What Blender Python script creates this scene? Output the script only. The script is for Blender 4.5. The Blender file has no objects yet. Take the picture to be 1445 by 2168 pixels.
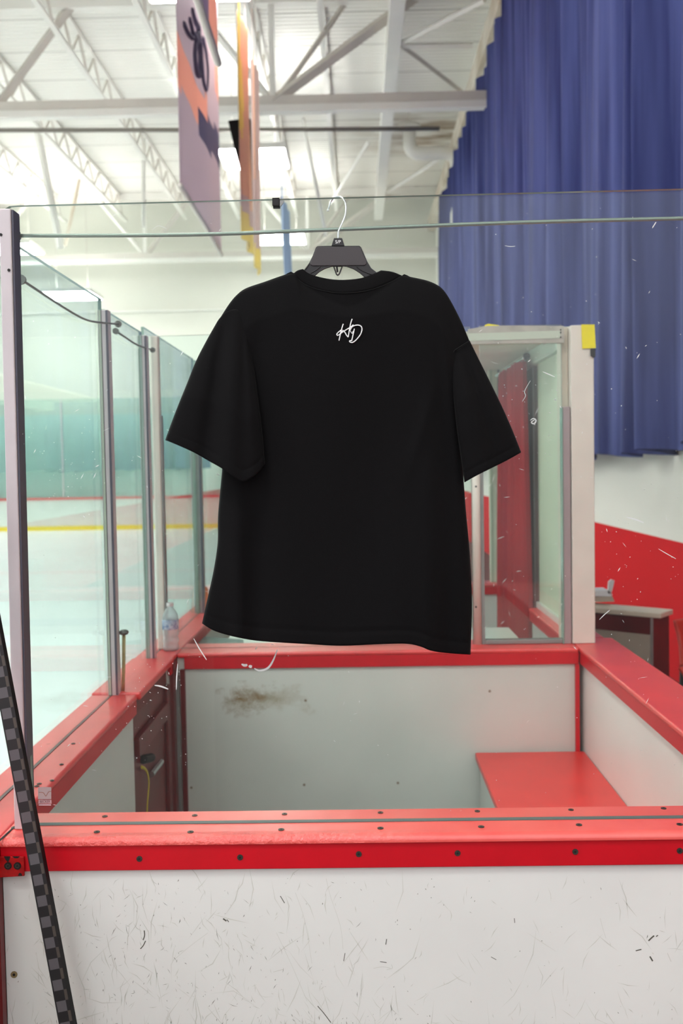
import bpy, bmesh, math, random
from mathutils import Vector, Matrix
random.seed(7)
S = bpy.context.scene
COL = S.collection

# ------------------------------------------------------------------ camera
W, H, F = 1445.0, 2168.0, 2108.0            # 35 mm lens on a 24x36 mm upright frame
CAMZ = 1.822
cy = Vector((755 - W/2, -(985 - H/2), -F)).normalized()      # world +Y seen by the camera
up = Vector((-0.0165, 1.0, 0.0))
cz = (up - cy * up.dot(cy)).normalized()
cx = cy.cross(cz).normalized()
R = Matrix((cx, cy, cz))                    # rows: world axes in camera space -> camera-to-world
cam_d = bpy.data.cameras.new('camera'); cam = bpy.data.objects.new('camera', cam_d); COL.objects.link(cam)
cam.matrix_world = Matrix.Translation((0, 0, CAMZ)) @ R.to_4x4()
cam_d.sensor_fit = 'VERTICAL'; cam_d.sensor_height = 36.0; cam_d.sensor_width = 24.0; cam_d.lens = 35.0 * F / 2107.8
cam_d.clip_start = 0.05; cam_d.clip_end = 200
cam_d.dof.use_dof = True; cam_d.dof.focus_distance = 2.06; cam_d.dof.aperture_fstop = 5.0
S.camera = cam
CO = Vector((0, 0, CAMZ))

# ------------------------------------------------------------------ light and exposure
wd = bpy.data.worlds.new('world'); S.world = wd; wd.use_nodes = True
_n = wd.node_tree.nodes; _l = wd.node_tree.links       # the rest of the arena: dim low down, bright towards the roof
_tc = _n.new('ShaderNodeTexCoord'); _sx = _n.new('ShaderNodeSeparateXYZ'); _rp = _n.new('ShaderNodeValToRGB'); _mr = _n.new('ShaderNodeMapRange')
_l.new(_tc.outputs['Generated'], _sx.inputs[0]); _l.new(_sx.outputs['Z'], _mr.inputs['Value'])
_mr.inputs['From Min'].default_value = -1; _mr.inputs['From Max'].default_value = 1
_l.new(_mr.outputs[0], _rp.inputs[0]); _e = _rp.color_ramp.elements
_e[0].position = 0.40; _e[0].color = (0.12, 0.12, 0.125, 1); _e[1].position = 0.70; _e[1].color = (0.96, 0.98, 1.0, 1)
_x = _e.new(0.505); _x.color = (0.16, 0.16, 0.17, 1); _x = _e.new(0.57); _x.color = (0.62, 0.63, 0.65, 1)
_l.new(_rp.outputs[0], _n['Background'].inputs[0])
_n['Background'].inputs[1].default_value = 1.35
LAMP = 24.0
S.view_settings.view_transform = 'Standard'; S.view_settings.look = 'None'
S.view_settings.exposure = 0.56; S.view_settings.gamma = 1.0; S.view_settings.use_curve_mapping = False
S.cycles.use_denoising = True
S.cycles.max_bounces = 8; S.cycles.diffuse_bounces = 5; S.cycles.glossy_bounces = 4
S.cycles.transmission_bounces = 8; S.cycles.transparent_max_bounces = 32
S.cycles.sample_clamp_indirect = 6.0
S.cycles.caustics_reflective = False; S.cycles.caustics_refractive = False

# ------------------------------------------------------------------ helpers
def ray(px, py):
    return R @ Vector((px - W/2, -(py - H/2), -F))
def P(px, py, Y):
    d = ray(px, py); return CO + d * (Y / d.y)
def PX(px, py, X):
    d = ray(px, py); return CO + d * (X / d.x)
def PZ(px, py, Z):
    d = ray(px, py); return CO + d * ((Z - CAMZ) / d.z)

def lin(c):
    return tuple(((v/255.0)/12.92 if v/255.0 <= 0.04045 else ((v/255.0+0.055)/1.055)**2.4) for v in c) + (1.0,)

class NT:
    def __init__(s, m):
        m.use_nodes = True; s.t = m.node_tree; s.n = s.t.nodes; s.l = s.t.links
        s.b = s.n.get('Principled BSDF'); s.o = s.n.get('Material Output')
    def new(s, k, **kw):
        n = s.n.new(k)
        for a, v in kw.items(): setattr(n, a, v)
        return n
    def math(s, op, a, b=None, clamp=False):
        n = s.new('ShaderNodeMath', operation=op); n.use_clamp = clamp
        for i, v in enumerate((a, b)):
            if v is None: continue
            if hasattr(v, 'links'): s.l.new(v, n.inputs[i])
            else: n.inputs[i].default_value = v
        return n.outputs[0]
    def noise(s, scale, detail=3, vec=None, rough=0.5):
        n = s.new('ShaderNodeTexNoise'); n.inputs['Scale'].default_value = scale
        n.inputs['Detail'].default_value = detail; n.inputs['Roughness'].default_value = rough
        if vec is not None: s.l.new(vec, n.inputs['Vector'])
        return n.outputs['Fac']
    def coord(s, scale=(1,1,1), loc=(0,0,0)):
        g = s.new('ShaderNodeNewGeometry'); m = s.new('ShaderNodeMapping')
        m.inputs['Scale'].default_value = scale; m.inputs['Location'].default_value = loc
        s.l.new(g.outputs['Position'], m.inputs['Vector']); return m.outputs[0]
    def ramp(s, fac, p0, p1, c0=(0,0,0,1), c1=(1,1,1,1)):
        r = s.new('ShaderNodeValToRGB'); e = r.color_ramp.elements
        e[0].position = p0; e[1].position = p1; e[0].color = c0; e[1].color = c1
        s.l.new(fac, r.inputs[0]); return r.outputs[0]
    def mix(s, fac, a, b):
        n = s.new('ShaderNodeMixRGB')
        for i, v in enumerate((fac, a, b)):
            if hasattr(v, 'links'): s.l.new(v, n.inputs[i])
            else: n.inputs[i].default_value = v
        return n.outputs[0]
    def bump(s, h, strength=0.3, dist=0.002):
        b = s.new('ShaderNodeBump'); b.inputs['Strength'].default_value = strength; b.inputs['Distance'].default_value = dist
        s.l.new(h, b.inputs['Height']); s.l.new(b.outputs[0], s.b.inputs['Normal'])

def mat(name, c, rough=0.5, metal=0.0, var=0.0, vscale=6.0, bump=0.0, bscale=60.0, bdist=0.002, spec=0.5, c2=None, coat=0.0):
    m = bpy.data.materials.new(name); t = NT(m); b = t.b
    b.inputs['Base Color'].default_value = c; b.inputs['Roughness'].default_value = rough
    b.inputs['Metallic'].default_value = metal; b.inputs['Specular IOR Level'].default_value = spec
    b.inputs['Coat Weight'].default_value = coat
    if var > 0:
        if c2 is None: c2 = tuple(x * (1 - var) for x in c[:3]) + (1,)
        f = t.ramp(t.noise(vscale, 4, t.coord()), 0.35, 0.7)
        t.l.new(t.mix(f, c, c2), b.inputs['Base Color'])
    if bump > 0: t.bump(t.noise(bscale, 3, t.coord()), bump, bdist)
    return m

def emit(name, c, s):
    m = bpy.data.materials.new(name); t = NT(m)
    t.b.inputs['Base Color'].default_value = (0.9, 0.9, 0.9, 1)
    t.b.inputs['Emission Color'].default_value = c; t.b.inputs['Emission Strength'].default_value = s
    return m

def glass(name, tint, haze=0.0, f0=0.045, rough=0.0):
    m = bpy.data.materials.new(name); t = NT(m); t.n.remove(t.b)
    tr = t.new('ShaderNodeBsdfTransparent'); tr.inputs[0].default_value = tint
    gl = t.new('ShaderNodeBsdfGlossy'); gl.inputs['Roughness'].default_value = rough; gl.inputs[0].default_value = (1,1,1,1)
    lw = t.new('ShaderNodeLayerWeight'); lw.inputs['Blend'].default_value = 0.5
    p5 = t.math('POWER', lw.outputs['Facing'], 5.0)
    f = t.math('ADD', t.math('MULTIPLY', p5, 0.8), f0, True)
    mx = t.new('ShaderNodeMixShader'); t.l.new(f, mx.inputs[0]); t.l.new(tr.outputs[0], mx.inputs[1]); t.l.new(gl.outputs[0], mx.inputs[2])
    out = mx.outputs[0]
    if haze > 0:                                   # veiling haze mixed into the pane as pale diffuse, uneven by noise
        df = t.new('ShaderNodeBsdfDiffuse'); df.inputs[0].default_value = (0.75, 0.8, 0.78, 1)
        n = t.ramp(t.noise(3.0, 6, t.coord((1.0, 1.0, 0.35)), 0.65), 0.45, 0.8)
        h = t.math('ADD', t.math('MULTIPLY', n, haze), haze * 0.35)
        m2 = t.new('ShaderNodeMixShader'); t.l.new(h, m2.inputs[0]); t.l.new(out, m2.inputs[1]); t.l.new(df.outputs[0], m2.inputs[2])
        out = m2.outputs[0]
    t.l.new(out, t.o.inputs[0]); return m

ORG = {}
def tag(o, label=None, cat=None, group=None, kind=None):
    if label: o['label'] = label
    if cat: o['category'] = cat
    if group: o['group'] = group
    if kind: o['kind'] = kind
    return o
def thing(name, label, cat, loc, group=None):
    o = bpy.data.objects.new(name, None); COL.objects.link(o); o.location = loc
    o.empty_display_size = 0.05
    ORG[o] = Vector(loc); return tag(o, label, cat, group)

class MB:
    def __init__(s): s.v = []; s.f = []; s.m = []
    def add(s, vs, fs, mi=0):
        n = len(s.v); s.v += [Vector(x) for x in vs]
        for f in fs: s.f.append([n + i for i in f]); s.m.append(mi)
        return s
    def box(s, x0, x1, y0, y1, z0, z1, mi=0):
        if x0 > x1: x0, x1 = x1, x0
        if y0 > y1: y0, y1 = y1, y0
        if z0 > z1: z0, z1 = z1, z0
        return s.add([(x0,y0,z0),(x1,y0,z0),(x1,y1,z0),(x0,y1,z0),(x0,y0,z1),(x1,y0,z1),(x1,y1,z1),(x0,y1,z1)],
              [(0,3,2,1),(4,5,6,7),(0,1,5,4),(1,2,6,5),(2,3,7,6),(3,0,4,7)], mi)
    def prism(s, pts, off, mi=0, mside=None):      # closed outline (world points) and its copy moved by off
        n = len(pts); off = Vector(off)
        a = [Vector(p) for p in pts]; b = [p + off for p in a]
        s.add(a + b, [list(range(n))[::-1], list(range(n, 2*n))], mi)
        base = len(s.v) - 2*n
        for i in range(n):
            j = (i+1) % n
            s.f.append([base+i, base+j, base+n+j, base+n+i]); s.m.append(mi if mside is None else mside)
        return s
    def tube(s, pts, r, n=10, mi=0, caps=True, flat=1.0):
        pts = [Vector(p) for p in pts]; base = len(s.v); K = len(pts)
        rs = r if isinstance(r, (list, tuple)) else [r]*K
        t0 = (pts[1]-pts[0]).normalized()
        a = Vector((0,0,1)) if abs(t0.z) < 0.9 else Vector((0,1,0))
        u = (a - t0*a.dot(t0)).normalized()
        for k, p in enumerate(pts):
            t = (pts[min(k+1,K-1)] - pts[max(k-1,0)]).normalized()
            u = (u - t*u.dot(t)).normalized(); w = t.cross(u)
            for i in range(n):
                an = 2*math.pi*i/n
                s.v.append(p + u*(math.cos(an)*rs[k]) + w*(math.sin(an)*rs[k]*flat))
        for k in range(K-1):
            for i in range(n):
                j = (i+1) % n
                s.f.append([base+k*n+i, base+k*n+j, base+(k+1)*n+j, base+(k+1)*n+i]); s.m.append(mi)
        if caps:
            s.f.append([base+i for i in range(n)][::-1]); s.m.append(mi)
            s.f.append([base+(K-1)*n+i for i in range(n)]); s.m.append(mi)
        return s
    def lathe(s, c, prof, n=24, mi=0, axis='Z'):
        base = len(s.v); c = Vector(c)
        for (r, h) in prof:
            for i in range(n):
                an = 2*math.pi*i/n; a, b = math.cos(an)*r, math.sin(an)*r
                s.v.append(c + (Vector((a, b, h)) if axis == 'Z' else (Vector((a, h, b)) if axis == 'Y' else Vector((h, a, b)))))
        for k in range(len(prof)-1):
            for i in range(n):
                j = (i+1) % n
                s.f.append([base+k*n+i, base+k*n+j, base+(k+1)*n+j, base+(k+1)*n+i]); s.m.append(mi)
        s.f.append([base+i for i in range(n)][::-1]); s.m.append(mi)
        s.f.append([base+(len(prof)-1)*n+i for i in range(n)]); s.m.append(mi)
        return s
    def grid(s, fn, nu, nv, mi=0):
        base = len(s.v)
        for j in range(nv+1):
            for i in range(nu+1): s.v.append(Vector(fn(i/nu, j/nv)))
        for j in range(nv):
            for i in range(nu):
                a = base + j*(nu+1) + i
                s.f.append([a, a+1, a+nu+2, a+nu+1]); s.m.append(mi)
        return s
    def build(s, name, mats, parent=None, bevel=0.0, seg=2, smooth=False, solid=0.0, weld=False, fixn=True):
        if not isinstance(mats, (list, tuple)): mats = [mats]
        me = bpy.data.meshes.new(name)
        xs = [v.x for v in s.v]; ys = [v.y for v in s.v]; zs = [v.z for v in s.v]
        c = Vector(((min(xs)+max(xs))/2, (min(ys)+max(ys))/2, min(zs) if parent is None else (min(zs)+max(zs))/2))
        me.from_pydata([v - c for v in s.v], [], s.f)
        for m in mats: me.materials.append(m)
        for p, mi in zip(me.polygons, s.m): p.material_index = mi
        me.update()
        bm = bmesh.new(); bm.from_mesh(me)
        if weld: bmesh.ops.remove_doubles(bm, verts=bm.verts, dist=2e-5)
        if fixn: bmesh.ops.recalc_face_normals(bm, faces=bm.faces)
        bm.to_mesh(me); bm.free()
        if smooth:
            for p in me.polygons: p.use_smooth = True
        o = bpy.data.objects.new(name, me); COL.objects.link(o)
        ORG[o] = c
        if parent is not None:
            o.parent = parent; o.location = c - ORG[parent]
        else: o.location = c
        if bevel > 0:
            b = o.modifiers.new('bevel', 'BEVEL'); b.width = bevel; b.segments = seg; b.limit_method = 'ANGLE'; b.angle_limit = 0.6
            for p in me.polygons: p.use_smooth = True
            b.harden_normals = False
            w = o.modifiers.new('wn', 'WEIGHTED_NORMAL'); w.keep_sharp = True
        if solid > 0:
            q = o.modifiers.new('solid', 'SOLIDIFY'); q.thickness = solid; q.offset = 0
        return o

def copy_thing(root, delta, label=None, cat=None, group=None):
    def rec(o, par):
        c = o.copy(); COL.objects.link(c); c.parent = par; ORG[c] = ORG[o] + Vector(delta)
        for ch in [x for x in list(COL.objects) if x.parent == o]: rec(ch, c)
        return c
    r = rec(root, None); r.location = Vector(root.location) + Vector(delta)
    if label: r['label'] = label
    if group: r['group'] = group
    return r

def catmull(pts, n=8):
    out = []; Q = [pts[0]] + list(pts) + [pts[-1]]
    for i in range(1, len(Q)-2):
        p0, p1, p2, p3 = Q[i-1], Q[i], Q[i+1], Q[i+2]
        for k in range(n):
            t = k/n
            out.append(tuple(0.5*((2*b) + (-a+c)*t + (2*a-5*b+4*c-d)*t*t + (-a+3*b-3*c+d)*t**3) for a, b, c, d in zip(p0, p1, p2, p3)))
    out.append(tuple(pts[-1])); return out
def curve(pts):
    q = catmull(pts, 10); L = [0.0]
    for a, b in zip(q, q[1:]): L.append(L[-1] + math.dist(a, b))
    def f(t):
        s = t*L[-1]; lo, hi = 0, len(L)-1
        while hi-lo > 1:
            m = (lo+hi)//2
            if L[m] <= s: lo = m
            else: hi = m
        k = (s-L[lo])/max(1e-9, L[hi]-L[lo]); k = min(1, max(0, k))
        return tuple(a+(b-a)*k for a, b in zip(q[lo], q[hi]))
    return f
def coons(top, bot, left, right):
    T, B, L, Rr = curve(top), curve(bot), curve(left), curve(right)
    c00, c10, c01, c11 = T(0), T(1), B(0), B(1)
    def f(u, v):
        t, b, l, r = T(u), B(u), L(v), Rr(v)
        return tuple((1-v)*t[k]+v*b[k]+(1-u)*l[k]+u*r[k]-((1-u)*(1-v)*c00[k]+u*(1-v)*c10[k]+(1-u)*v*c01[k]+u*v*c11[k]) for k in (0, 1))
    return f

def text_mesh(body, size, M4, material, name, parent, extrude=0.0002):
    cu = bpy.data.curves.new(name, 'FONT'); cu.body = body; cu.size = size; cu.extrude = extrude
    cu.align_x = 'CENTER'; cu.align_y = 'CENTER'
    to = bpy.data.objects.new(name+'_tmp', cu); COL.objects.link(to)
    dg = bpy.context.evaluated_depsgraph_get(); dg.update()
    me = bpy.data.meshes.new_from_object(to.evaluated_get(dg))
    bpy.data.objects.remove(to)
    mb = MB(); mb.add([M4 @ v.co for v in me.vertices], [list(p.vertices) for p in me.polygons])
    return mb.build(name, material, parent, fixn=False)

# ------------------------------------------------------------------ materials
m_white = mat('white_plastic_sheet', lin((236, 236, 232)), 0.32, var=0.06, vscale=3, bump=0.05, bscale=9)
m_white2 = mat('white_plastic_inner', lin((218, 220, 214)), 0.30, var=0.10, vscale=2.5)
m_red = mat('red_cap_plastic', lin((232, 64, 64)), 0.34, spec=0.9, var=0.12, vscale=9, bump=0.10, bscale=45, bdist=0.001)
m_redf = mat('red_fascia_plastic', lin((206, 6, 28)), 0.38, var=0.08, vscale=12, bump=0.1, bscale=150, bdist=0.0006)
m_redd = mat('dark_red_paint_and_shade', lin((112, 6, 14)), 0.4, var=0.35, vscale=7)  # interior shade of the gate is mixed into this dark red
m_bench = mat('red_bench_plastic', lin((226, 58, 54)), 0.33, var=0.10, vscale=5)
m_alu = mat('brushed_aluminium', lin((206, 196, 199)), 0.42, 0.25, var=0.08, vscale=14)
m_alud = mat('dark_anodised_gasket', lin((84, 82, 94)), 0.45, 0.2)
m_alug = mat('grey_channel', lin((150, 150, 148)), 0.4, 0.4, var=0.15, vscale=10)
m_steel = mat('polished_wire', lin((205, 210, 212)), 0.18, 0.95)
m_rod = mat('galvanised_rod', lin((140, 152, 142)), 0.35, 0.6, bump=0.5, bscale=400, bdist=0.001)
m_cable = mat('grey_cable', lin((110, 112, 108)), 0.4, 0.5)
m_screw = mat('dull_screw', lin((96, 96, 88)), 0.4, 0.8, var=0.5, vscale=300)
m_screwd = mat('dark_screw_recess', lin((18, 14, 14)), 0.6)
m_brass = mat('brass_screw', lin((168, 150, 112)), 0.35, 0.8)
m_black = mat('black_plastic', lin((40, 36, 38)), 0.42, var=0.1, vscale=60)
m_hang = mat('dark_hanger_plastic', lin((62, 56, 58)), 0.38, bump=0.25, bscale=700, bdist=0.0004)
m_hangd = mat('hanger_rim_plastic', lin((34, 31, 33)), 0.38)
m_print = mat('white_print', lin((252, 252, 252)), 0.6)
m_groove = mat('glass_gasket', lin((84, 100, 98)), 0.5)
m_dark = mat('dark_gap', lin((24, 20, 20)), 0.8)
m_scuff = mat('dark_scuff', lin((150, 149, 138)), 0.7, var=0.3, vscale=40)
m_scuffl = mat('faint_scuff', lin((216, 216, 207)), 0.6, var=0.1, vscale=40)
m_scuffd = mat('black_scuff', lin((92, 90, 80)), 0.7)
m_speck = mat('pale_glass_scratch', lin((225, 228, 226)), 0.5)
m_edge = mat('green_glass_edge', lin((132, 160, 148)), 0.2)
m_pedge = mat('pale_green_strip', lin((176, 190, 168)), 0.3)
m_edger = mat('brown_glass_edge', lin((104, 96, 88)), 0.3)
m_wallc = mat('cream_wall_paint', lin((222, 221, 210)), 0.7, var=0.04, vscale=0.5)
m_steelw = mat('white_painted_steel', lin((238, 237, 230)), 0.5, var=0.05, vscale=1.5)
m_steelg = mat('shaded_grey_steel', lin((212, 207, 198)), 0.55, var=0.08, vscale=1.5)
m_rust = mat('stained_white_paint', lin((222, 216, 202)), 0.6, var=0.5, vscale=1.2, c2=lin((188, 172, 150)))
m_pipe = mat('white_vent_pipe', lin((232, 230, 220)), 0.4)
m_dpipe = mat('grey_sprinkler_pipe', lin((128, 122, 114)), 0.5)
m_post = mat('painted_white_wood', lin((226, 216, 206)), 0.5, var=0.07, vscale=8, bump=0.15, bscale=12)
m_green = mat('pale_green_board', lin((208, 214, 190)), 0.45, var=0.06, vscale=3)
m_brown = mat('grey_brown_board', lin((96, 78, 72)), 0.55, var=0.15, vscale=6)
m_yellow = mat('yellow_card', lin((240, 222, 0)), 0.6, var=0.08, vscale=90)
m_orange = mat('orange_red_seat', lin((214, 44, 22)), 0.4)
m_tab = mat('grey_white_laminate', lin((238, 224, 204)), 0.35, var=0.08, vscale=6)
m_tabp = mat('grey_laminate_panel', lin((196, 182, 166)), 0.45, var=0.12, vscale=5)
m_rubber = mat('dark_red_rubber_floor', lin((84, 22, 24)), 0.6, var=0.3, vscale=18)
m_boxfl = mat('grey_rubber_floor', lin((70, 70, 72)), 0.7, var=0.3, vscale=25)
m_paper = mat('crumpled_paper', lin((238, 240, 244)), 0.6)
m_glass_f = glass('clear_front_glass', (0.96, 0.985, 0.972, 1), 0.006, 0.02)
m_glass_s = glass('side_glass', (0.90, 0.965, 0.95, 1), 0.015)
m_glass_b = glass('far_box_glass', (0.92, 0.965, 0.95, 1), 0.02)
m_glass_e = glass('end_glass', (0.82, 0.92, 0.90, 1), 0.10)

# shirt fabric
m_shirt = bpy.data.materials.new('black_cotton'); t = NT(m_shirt)
t.b.inputs['Base Color'].default_value = (0.0036, 0.0032, 0.0037, 1); t.b.inputs['Roughness'].default_value = 0.85
t.b.inputs['Specular IOR Level'].default_value = 0.12
t.b.inputs['Sheen Weight'].default_value = 0.015; t.b.inputs['Sheen Roughness'].default_value = 0.5
t.bump(t.noise(900, 2, t.coord()), 0.25, 0.0006)

# back panel of the box with the brown dirt patch of the photograph
m_back = bpy.data.materials.new('dirty_white_panel'); t = NT(m_back)
base = lin((216, 216, 210)); t.b.inputs['Roughness'].default_value = 0.34
f = t.ramp(t.noise(1.6, 4, t.coord()), 0.35, 0.75)
col = t.mix(f, base, lin((200, 202, 196)))
g = t.new('ShaderNodeNewGeometry')
def blob(px, py, rx, rz, nscale, lo, hi, amt):
    c = P(px, py, 4.03)
    mp = t.new('ShaderNodeMapping'); mp.inputs['Location'].default_value = (-c.x/rx, 0, -c.z/rz); mp.inputs['Scale'].default_value = (1/rx, 0, 1/rz)
    t.l.new(g.outputs['Position'], mp.inputs['Vector'])
    ln = t.new('ShaderNodeVectorMath', operation='LENGTH'); t.l.new(mp.outputs[0], ln.inputs[0])
    d = t.math('SUBTRACT', 1.0, ln.outputs['Value'], True)
    n = t.noise(nscale, 7, t.coord((1, 1, 1.3)), 0.7)
    v = t.math('ADD', t.math('SUBTRACT', d, lo), t.math('MULTIPLY', t.math('SUBTRACT', n, 0.5), hi))
    return t.math('MULTIPLY', v, amt, True)
col = t.mix(blob(520, 1486, 0.20, 0.12, 13, 0.42, 2.3, 1.3), col, lin((132, 104, 62)))
col = t.mix(blob(590, 1484, 0.36, 0.13, 10, 0.60, 2.0, 0.9), col, lin((150, 132, 96)))
for q in ((642, 1671), (400, 1677), (843, 1667), (645, 1490), (1040, 1470)):
    col = t.mix(blob(q[0], q[1], 0.010, 0.010, 5, 0.2, 0.2, 1.6), col, lin((120, 96, 70)))
t.l.new(col, t.b.inputs['Base Color'])

# ice
m_ice = bpy.data.materials.new('rink_ice'); t = NT(m_ice)
f = t.ramp(t.noise(0.7, 5, t.coord((1, 0.5, 1))), 0.35, 0.7)
t.l.new(t.mix(f, lin((244, 250, 250)), lin((234, 243, 244))), t.b.inputs['Base Color']); t.b.inputs['Roughness'].default_value = 0.30
# roof deck: white corrugated sheet, ribs across the building
m_deck = bpy.data.materials.new('white_corrugated_deck'); t = NT(m_deck)
sp = t.new('ShaderNodeSeparateXYZ'); g = t.new('ShaderNodeNewGeometry'); t.l.new(g.outputs['Position'], sp.inputs[0])
fr = t.math('FRACT', t.math('MULTIPLY', sp.outputs['Y'], 1/1.45))
seam = t.math('LESS_THAN', fr, 0.035)
rib = t.math('SINE', t.math('MULTIPLY', sp.outputs['Y'], 2*math.pi/0.16))
st = t.ramp(t.noise(0.35, 5, t.coord()), 0.62, 0.8)
c = t.mix(t.math('MULTIPLY', seam, 0.5), lin((240, 239, 232)), lin((150, 146, 138)))
c = t.mix(t.math('MULTIPLY', st, 0.35), c, lin((196, 182, 160)))
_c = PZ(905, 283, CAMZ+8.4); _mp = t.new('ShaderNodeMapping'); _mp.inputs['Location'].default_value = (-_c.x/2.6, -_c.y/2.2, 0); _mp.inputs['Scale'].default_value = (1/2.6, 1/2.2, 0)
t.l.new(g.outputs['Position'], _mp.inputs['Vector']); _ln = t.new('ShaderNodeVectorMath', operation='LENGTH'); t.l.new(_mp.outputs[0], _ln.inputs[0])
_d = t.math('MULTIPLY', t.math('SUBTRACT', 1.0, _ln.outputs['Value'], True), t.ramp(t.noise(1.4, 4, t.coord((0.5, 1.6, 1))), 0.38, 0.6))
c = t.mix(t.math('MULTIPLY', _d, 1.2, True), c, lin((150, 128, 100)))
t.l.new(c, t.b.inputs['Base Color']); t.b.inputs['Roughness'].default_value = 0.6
t.bump(rib, 0.6, 0.02)
# curtain cloths
def cloth(name, c, c2, rough=0.75):
    m = bpy.data.materials.new(name); t = NT(m)
    f = t.ramp(t.noise(4.5, 3, t.coord((1, 1, 0.06))), 0.3, 0.7)
    t.l.new(t.mix(f, lin(c), lin(c2)), t.b.inputs['Base Color']); t.b.inputs['Roughness'].default_value = rough
    t.b.inputs['Specular IOR Level'].default_value = 0.1
    return m
m_blue = cloth('blue_curtain_cloth', (36, 42, 90), (84, 92, 146))  # dark and light streaks put fold shading into the cloth colour
m_redc = cloth('red_curtain_cloth', (158, 12, 36), (176, 30, 34))

# ================================================================== SETTING
XW = 2.6; ZT = CAMZ
YE = 32.0
o = MB().box(-26, -0.82, -1.0, YE, -0.05, 0.0).build('floor', m_ice); tag(o, kind='structure')
mb = MB()
for (y0, y1, c) in ((17.4, 17.9, 0),): mb.box(-26, -0.95, y0, y1, 0.0, 0.002)
o = mb.build('trim_1', mat('faded_red_ice_line', lin((243, 237, 238)), 0.35)); tag(o, kind='structure')
o = MB().box(-26, -0.95, 11.6, 12.1, 0.0, 0.002).build('trim_2', mat('faded_blue_ice_line', lin((230, 240, 243)), 0.35)); tag(o, kind='structure')
o = MB().box(-0.82, XW, 4.2, YE, -0.05, 0.0).build('floor', m_rubber); tag(o, kind='structure')
o = MB().box(-0.82, XW, -14, 4.2, -0.05, 0.0).build('floor', m_boxfl); tag(o, kind='structure')
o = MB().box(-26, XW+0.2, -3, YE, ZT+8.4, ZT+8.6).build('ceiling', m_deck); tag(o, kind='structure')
o = MB().box(-26, XW+0.2, YE, YE+0.2, -0.05, ZT+8.6).build('wall_back', m_wallc); tag(o, kind='structure')
# right wall with red dado
m_wr = bpy.data.materials.new('white_and_red_wall'); t = NT(m_wr)
g = t.new('ShaderNodeNewGeometry'); sp = t.new('ShaderNodeSeparateXYZ'); t.l.new(g.outputs['Position'], sp.inputs[0])
t.l.new(t.mix(t.math('LESS_THAN', sp.outputs['Z'], 1.155), lin((238, 236, 228)), lin((214, 8, 22))), t.b.inputs['Base Color'])
t.b.inputs['Roughness'].default_value = 0.85; t.b.inputs['Specular IOR Level'].default_value = 0.12
o = MB().box(XW, XW+0.2, -2, YE, -0.05, ZT+8.4).build('wall_right', m_wr); tag(o, kind='structure')
o = MB().box(XW-0.22, XW, -2, YE, ZT+7.35, ZT+7.75).build('trim_3', m_rust, bevel=0.02); tag(o, kind='structure')
o = MB().box(-26, XW, YE-0.06, YE, ZT+5.0, ZT+5.06).build('trim_4', m_steelw); tag(o, kind='structure')

# ---------------------------------------------------------------- roof steel
def truss(Y, label):
    Z = ZT+6.29
    r = thing('roof_truss', label, 'truss', (-10, Y, Z), 'white steel roof trusses')
    m = MB().box(-26, 2.62, Y-0.10, Y+0.10, Z, Z+0.13).box(-26, 2.62, Y-0.02, Y+0.02, Z+0.13, Z+0.30); m.build('bottom_chord', m_steelw, r, bevel=0.008)
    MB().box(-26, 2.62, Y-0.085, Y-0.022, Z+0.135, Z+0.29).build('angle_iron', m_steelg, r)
    MB().box(-26, 2.58, Y-0.10, Y+0.10, ZT+8.18, ZT+8.39).build('top_chord', m_steelw, r)
    k = 0; N = -1.39
    while N > -25:
        a = (N, Y, Z+0.2)
        for dx, w in ((-1.45, 0.065), (2.62 if k == 0 else 1.45, 0.10 if k == 0 else 0.085)):
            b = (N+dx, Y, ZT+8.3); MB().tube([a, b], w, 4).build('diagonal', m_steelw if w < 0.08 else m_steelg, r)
        MB().box(N-0.05, N+0.05, Y-0.05, Y+0.05, Z+0.2, ZT+8.2).build('vertical', m_steelw, r)
        N -= 4.97; k += 1
    MB().tube([(-1.39, Y+0.12, Z+0.2), (-0.02, Y+0.12, ZT+8.3)], 0.05, 4).build('diagonal', m_steelg, r)
    return r
truss(18.05, 'large white roof truss whose bottom chord runs just above the banners to the blue curtain')
truss(30.7, 'distant white roof truss with thin chord in front of the far cream wall')

def joist(X, y0, y1, label):
    z0, z1 = ZT+7.75, ZT+8.38
    r = thing('roof_joist', label, 'joist', (X, y0, z0), 'open-web joists under the roof deck')
    MB().box(X-0.05, X+0.05, y0, y1, z0, z0+0.07).build('bottom_chord', m_steelw, r)
    MB().box(X-0.05, X+0.05, y0, y1, z1-0.06, z1).build('top_chord', m_steelw, r)
    pts = []; y = y0; k = 0
    while y < y1: pts.append((X, y, z0+0.05 if k % 2 == 0 else z1-0.05)); y += 0.55; k += 1
    MB().tube(pts, 0.028, 5).build('web', m_steelg, r)
lab = ['just right of the hanger, nearest the blue curtain', 'directly above the white hook', 'above the small yellow banner', 'above the tall grey banner',
       'crossing behind the tall grey banner', 'second to the left of the tall grey banner', 'third to the left of the tall grey banner',
       'fourth left of the tall grey banner', 'near the left edge of the photo', 'at the far left of the roof']
for k, X in enumerate((0.76, -0.5, -1.75, -3.55, -5.2, -7.1, -9.0, -10.9, -12.8)):
    joist(X, 9.0, 31.5, 'white open-web roof joist ' + lab[k])
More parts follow.
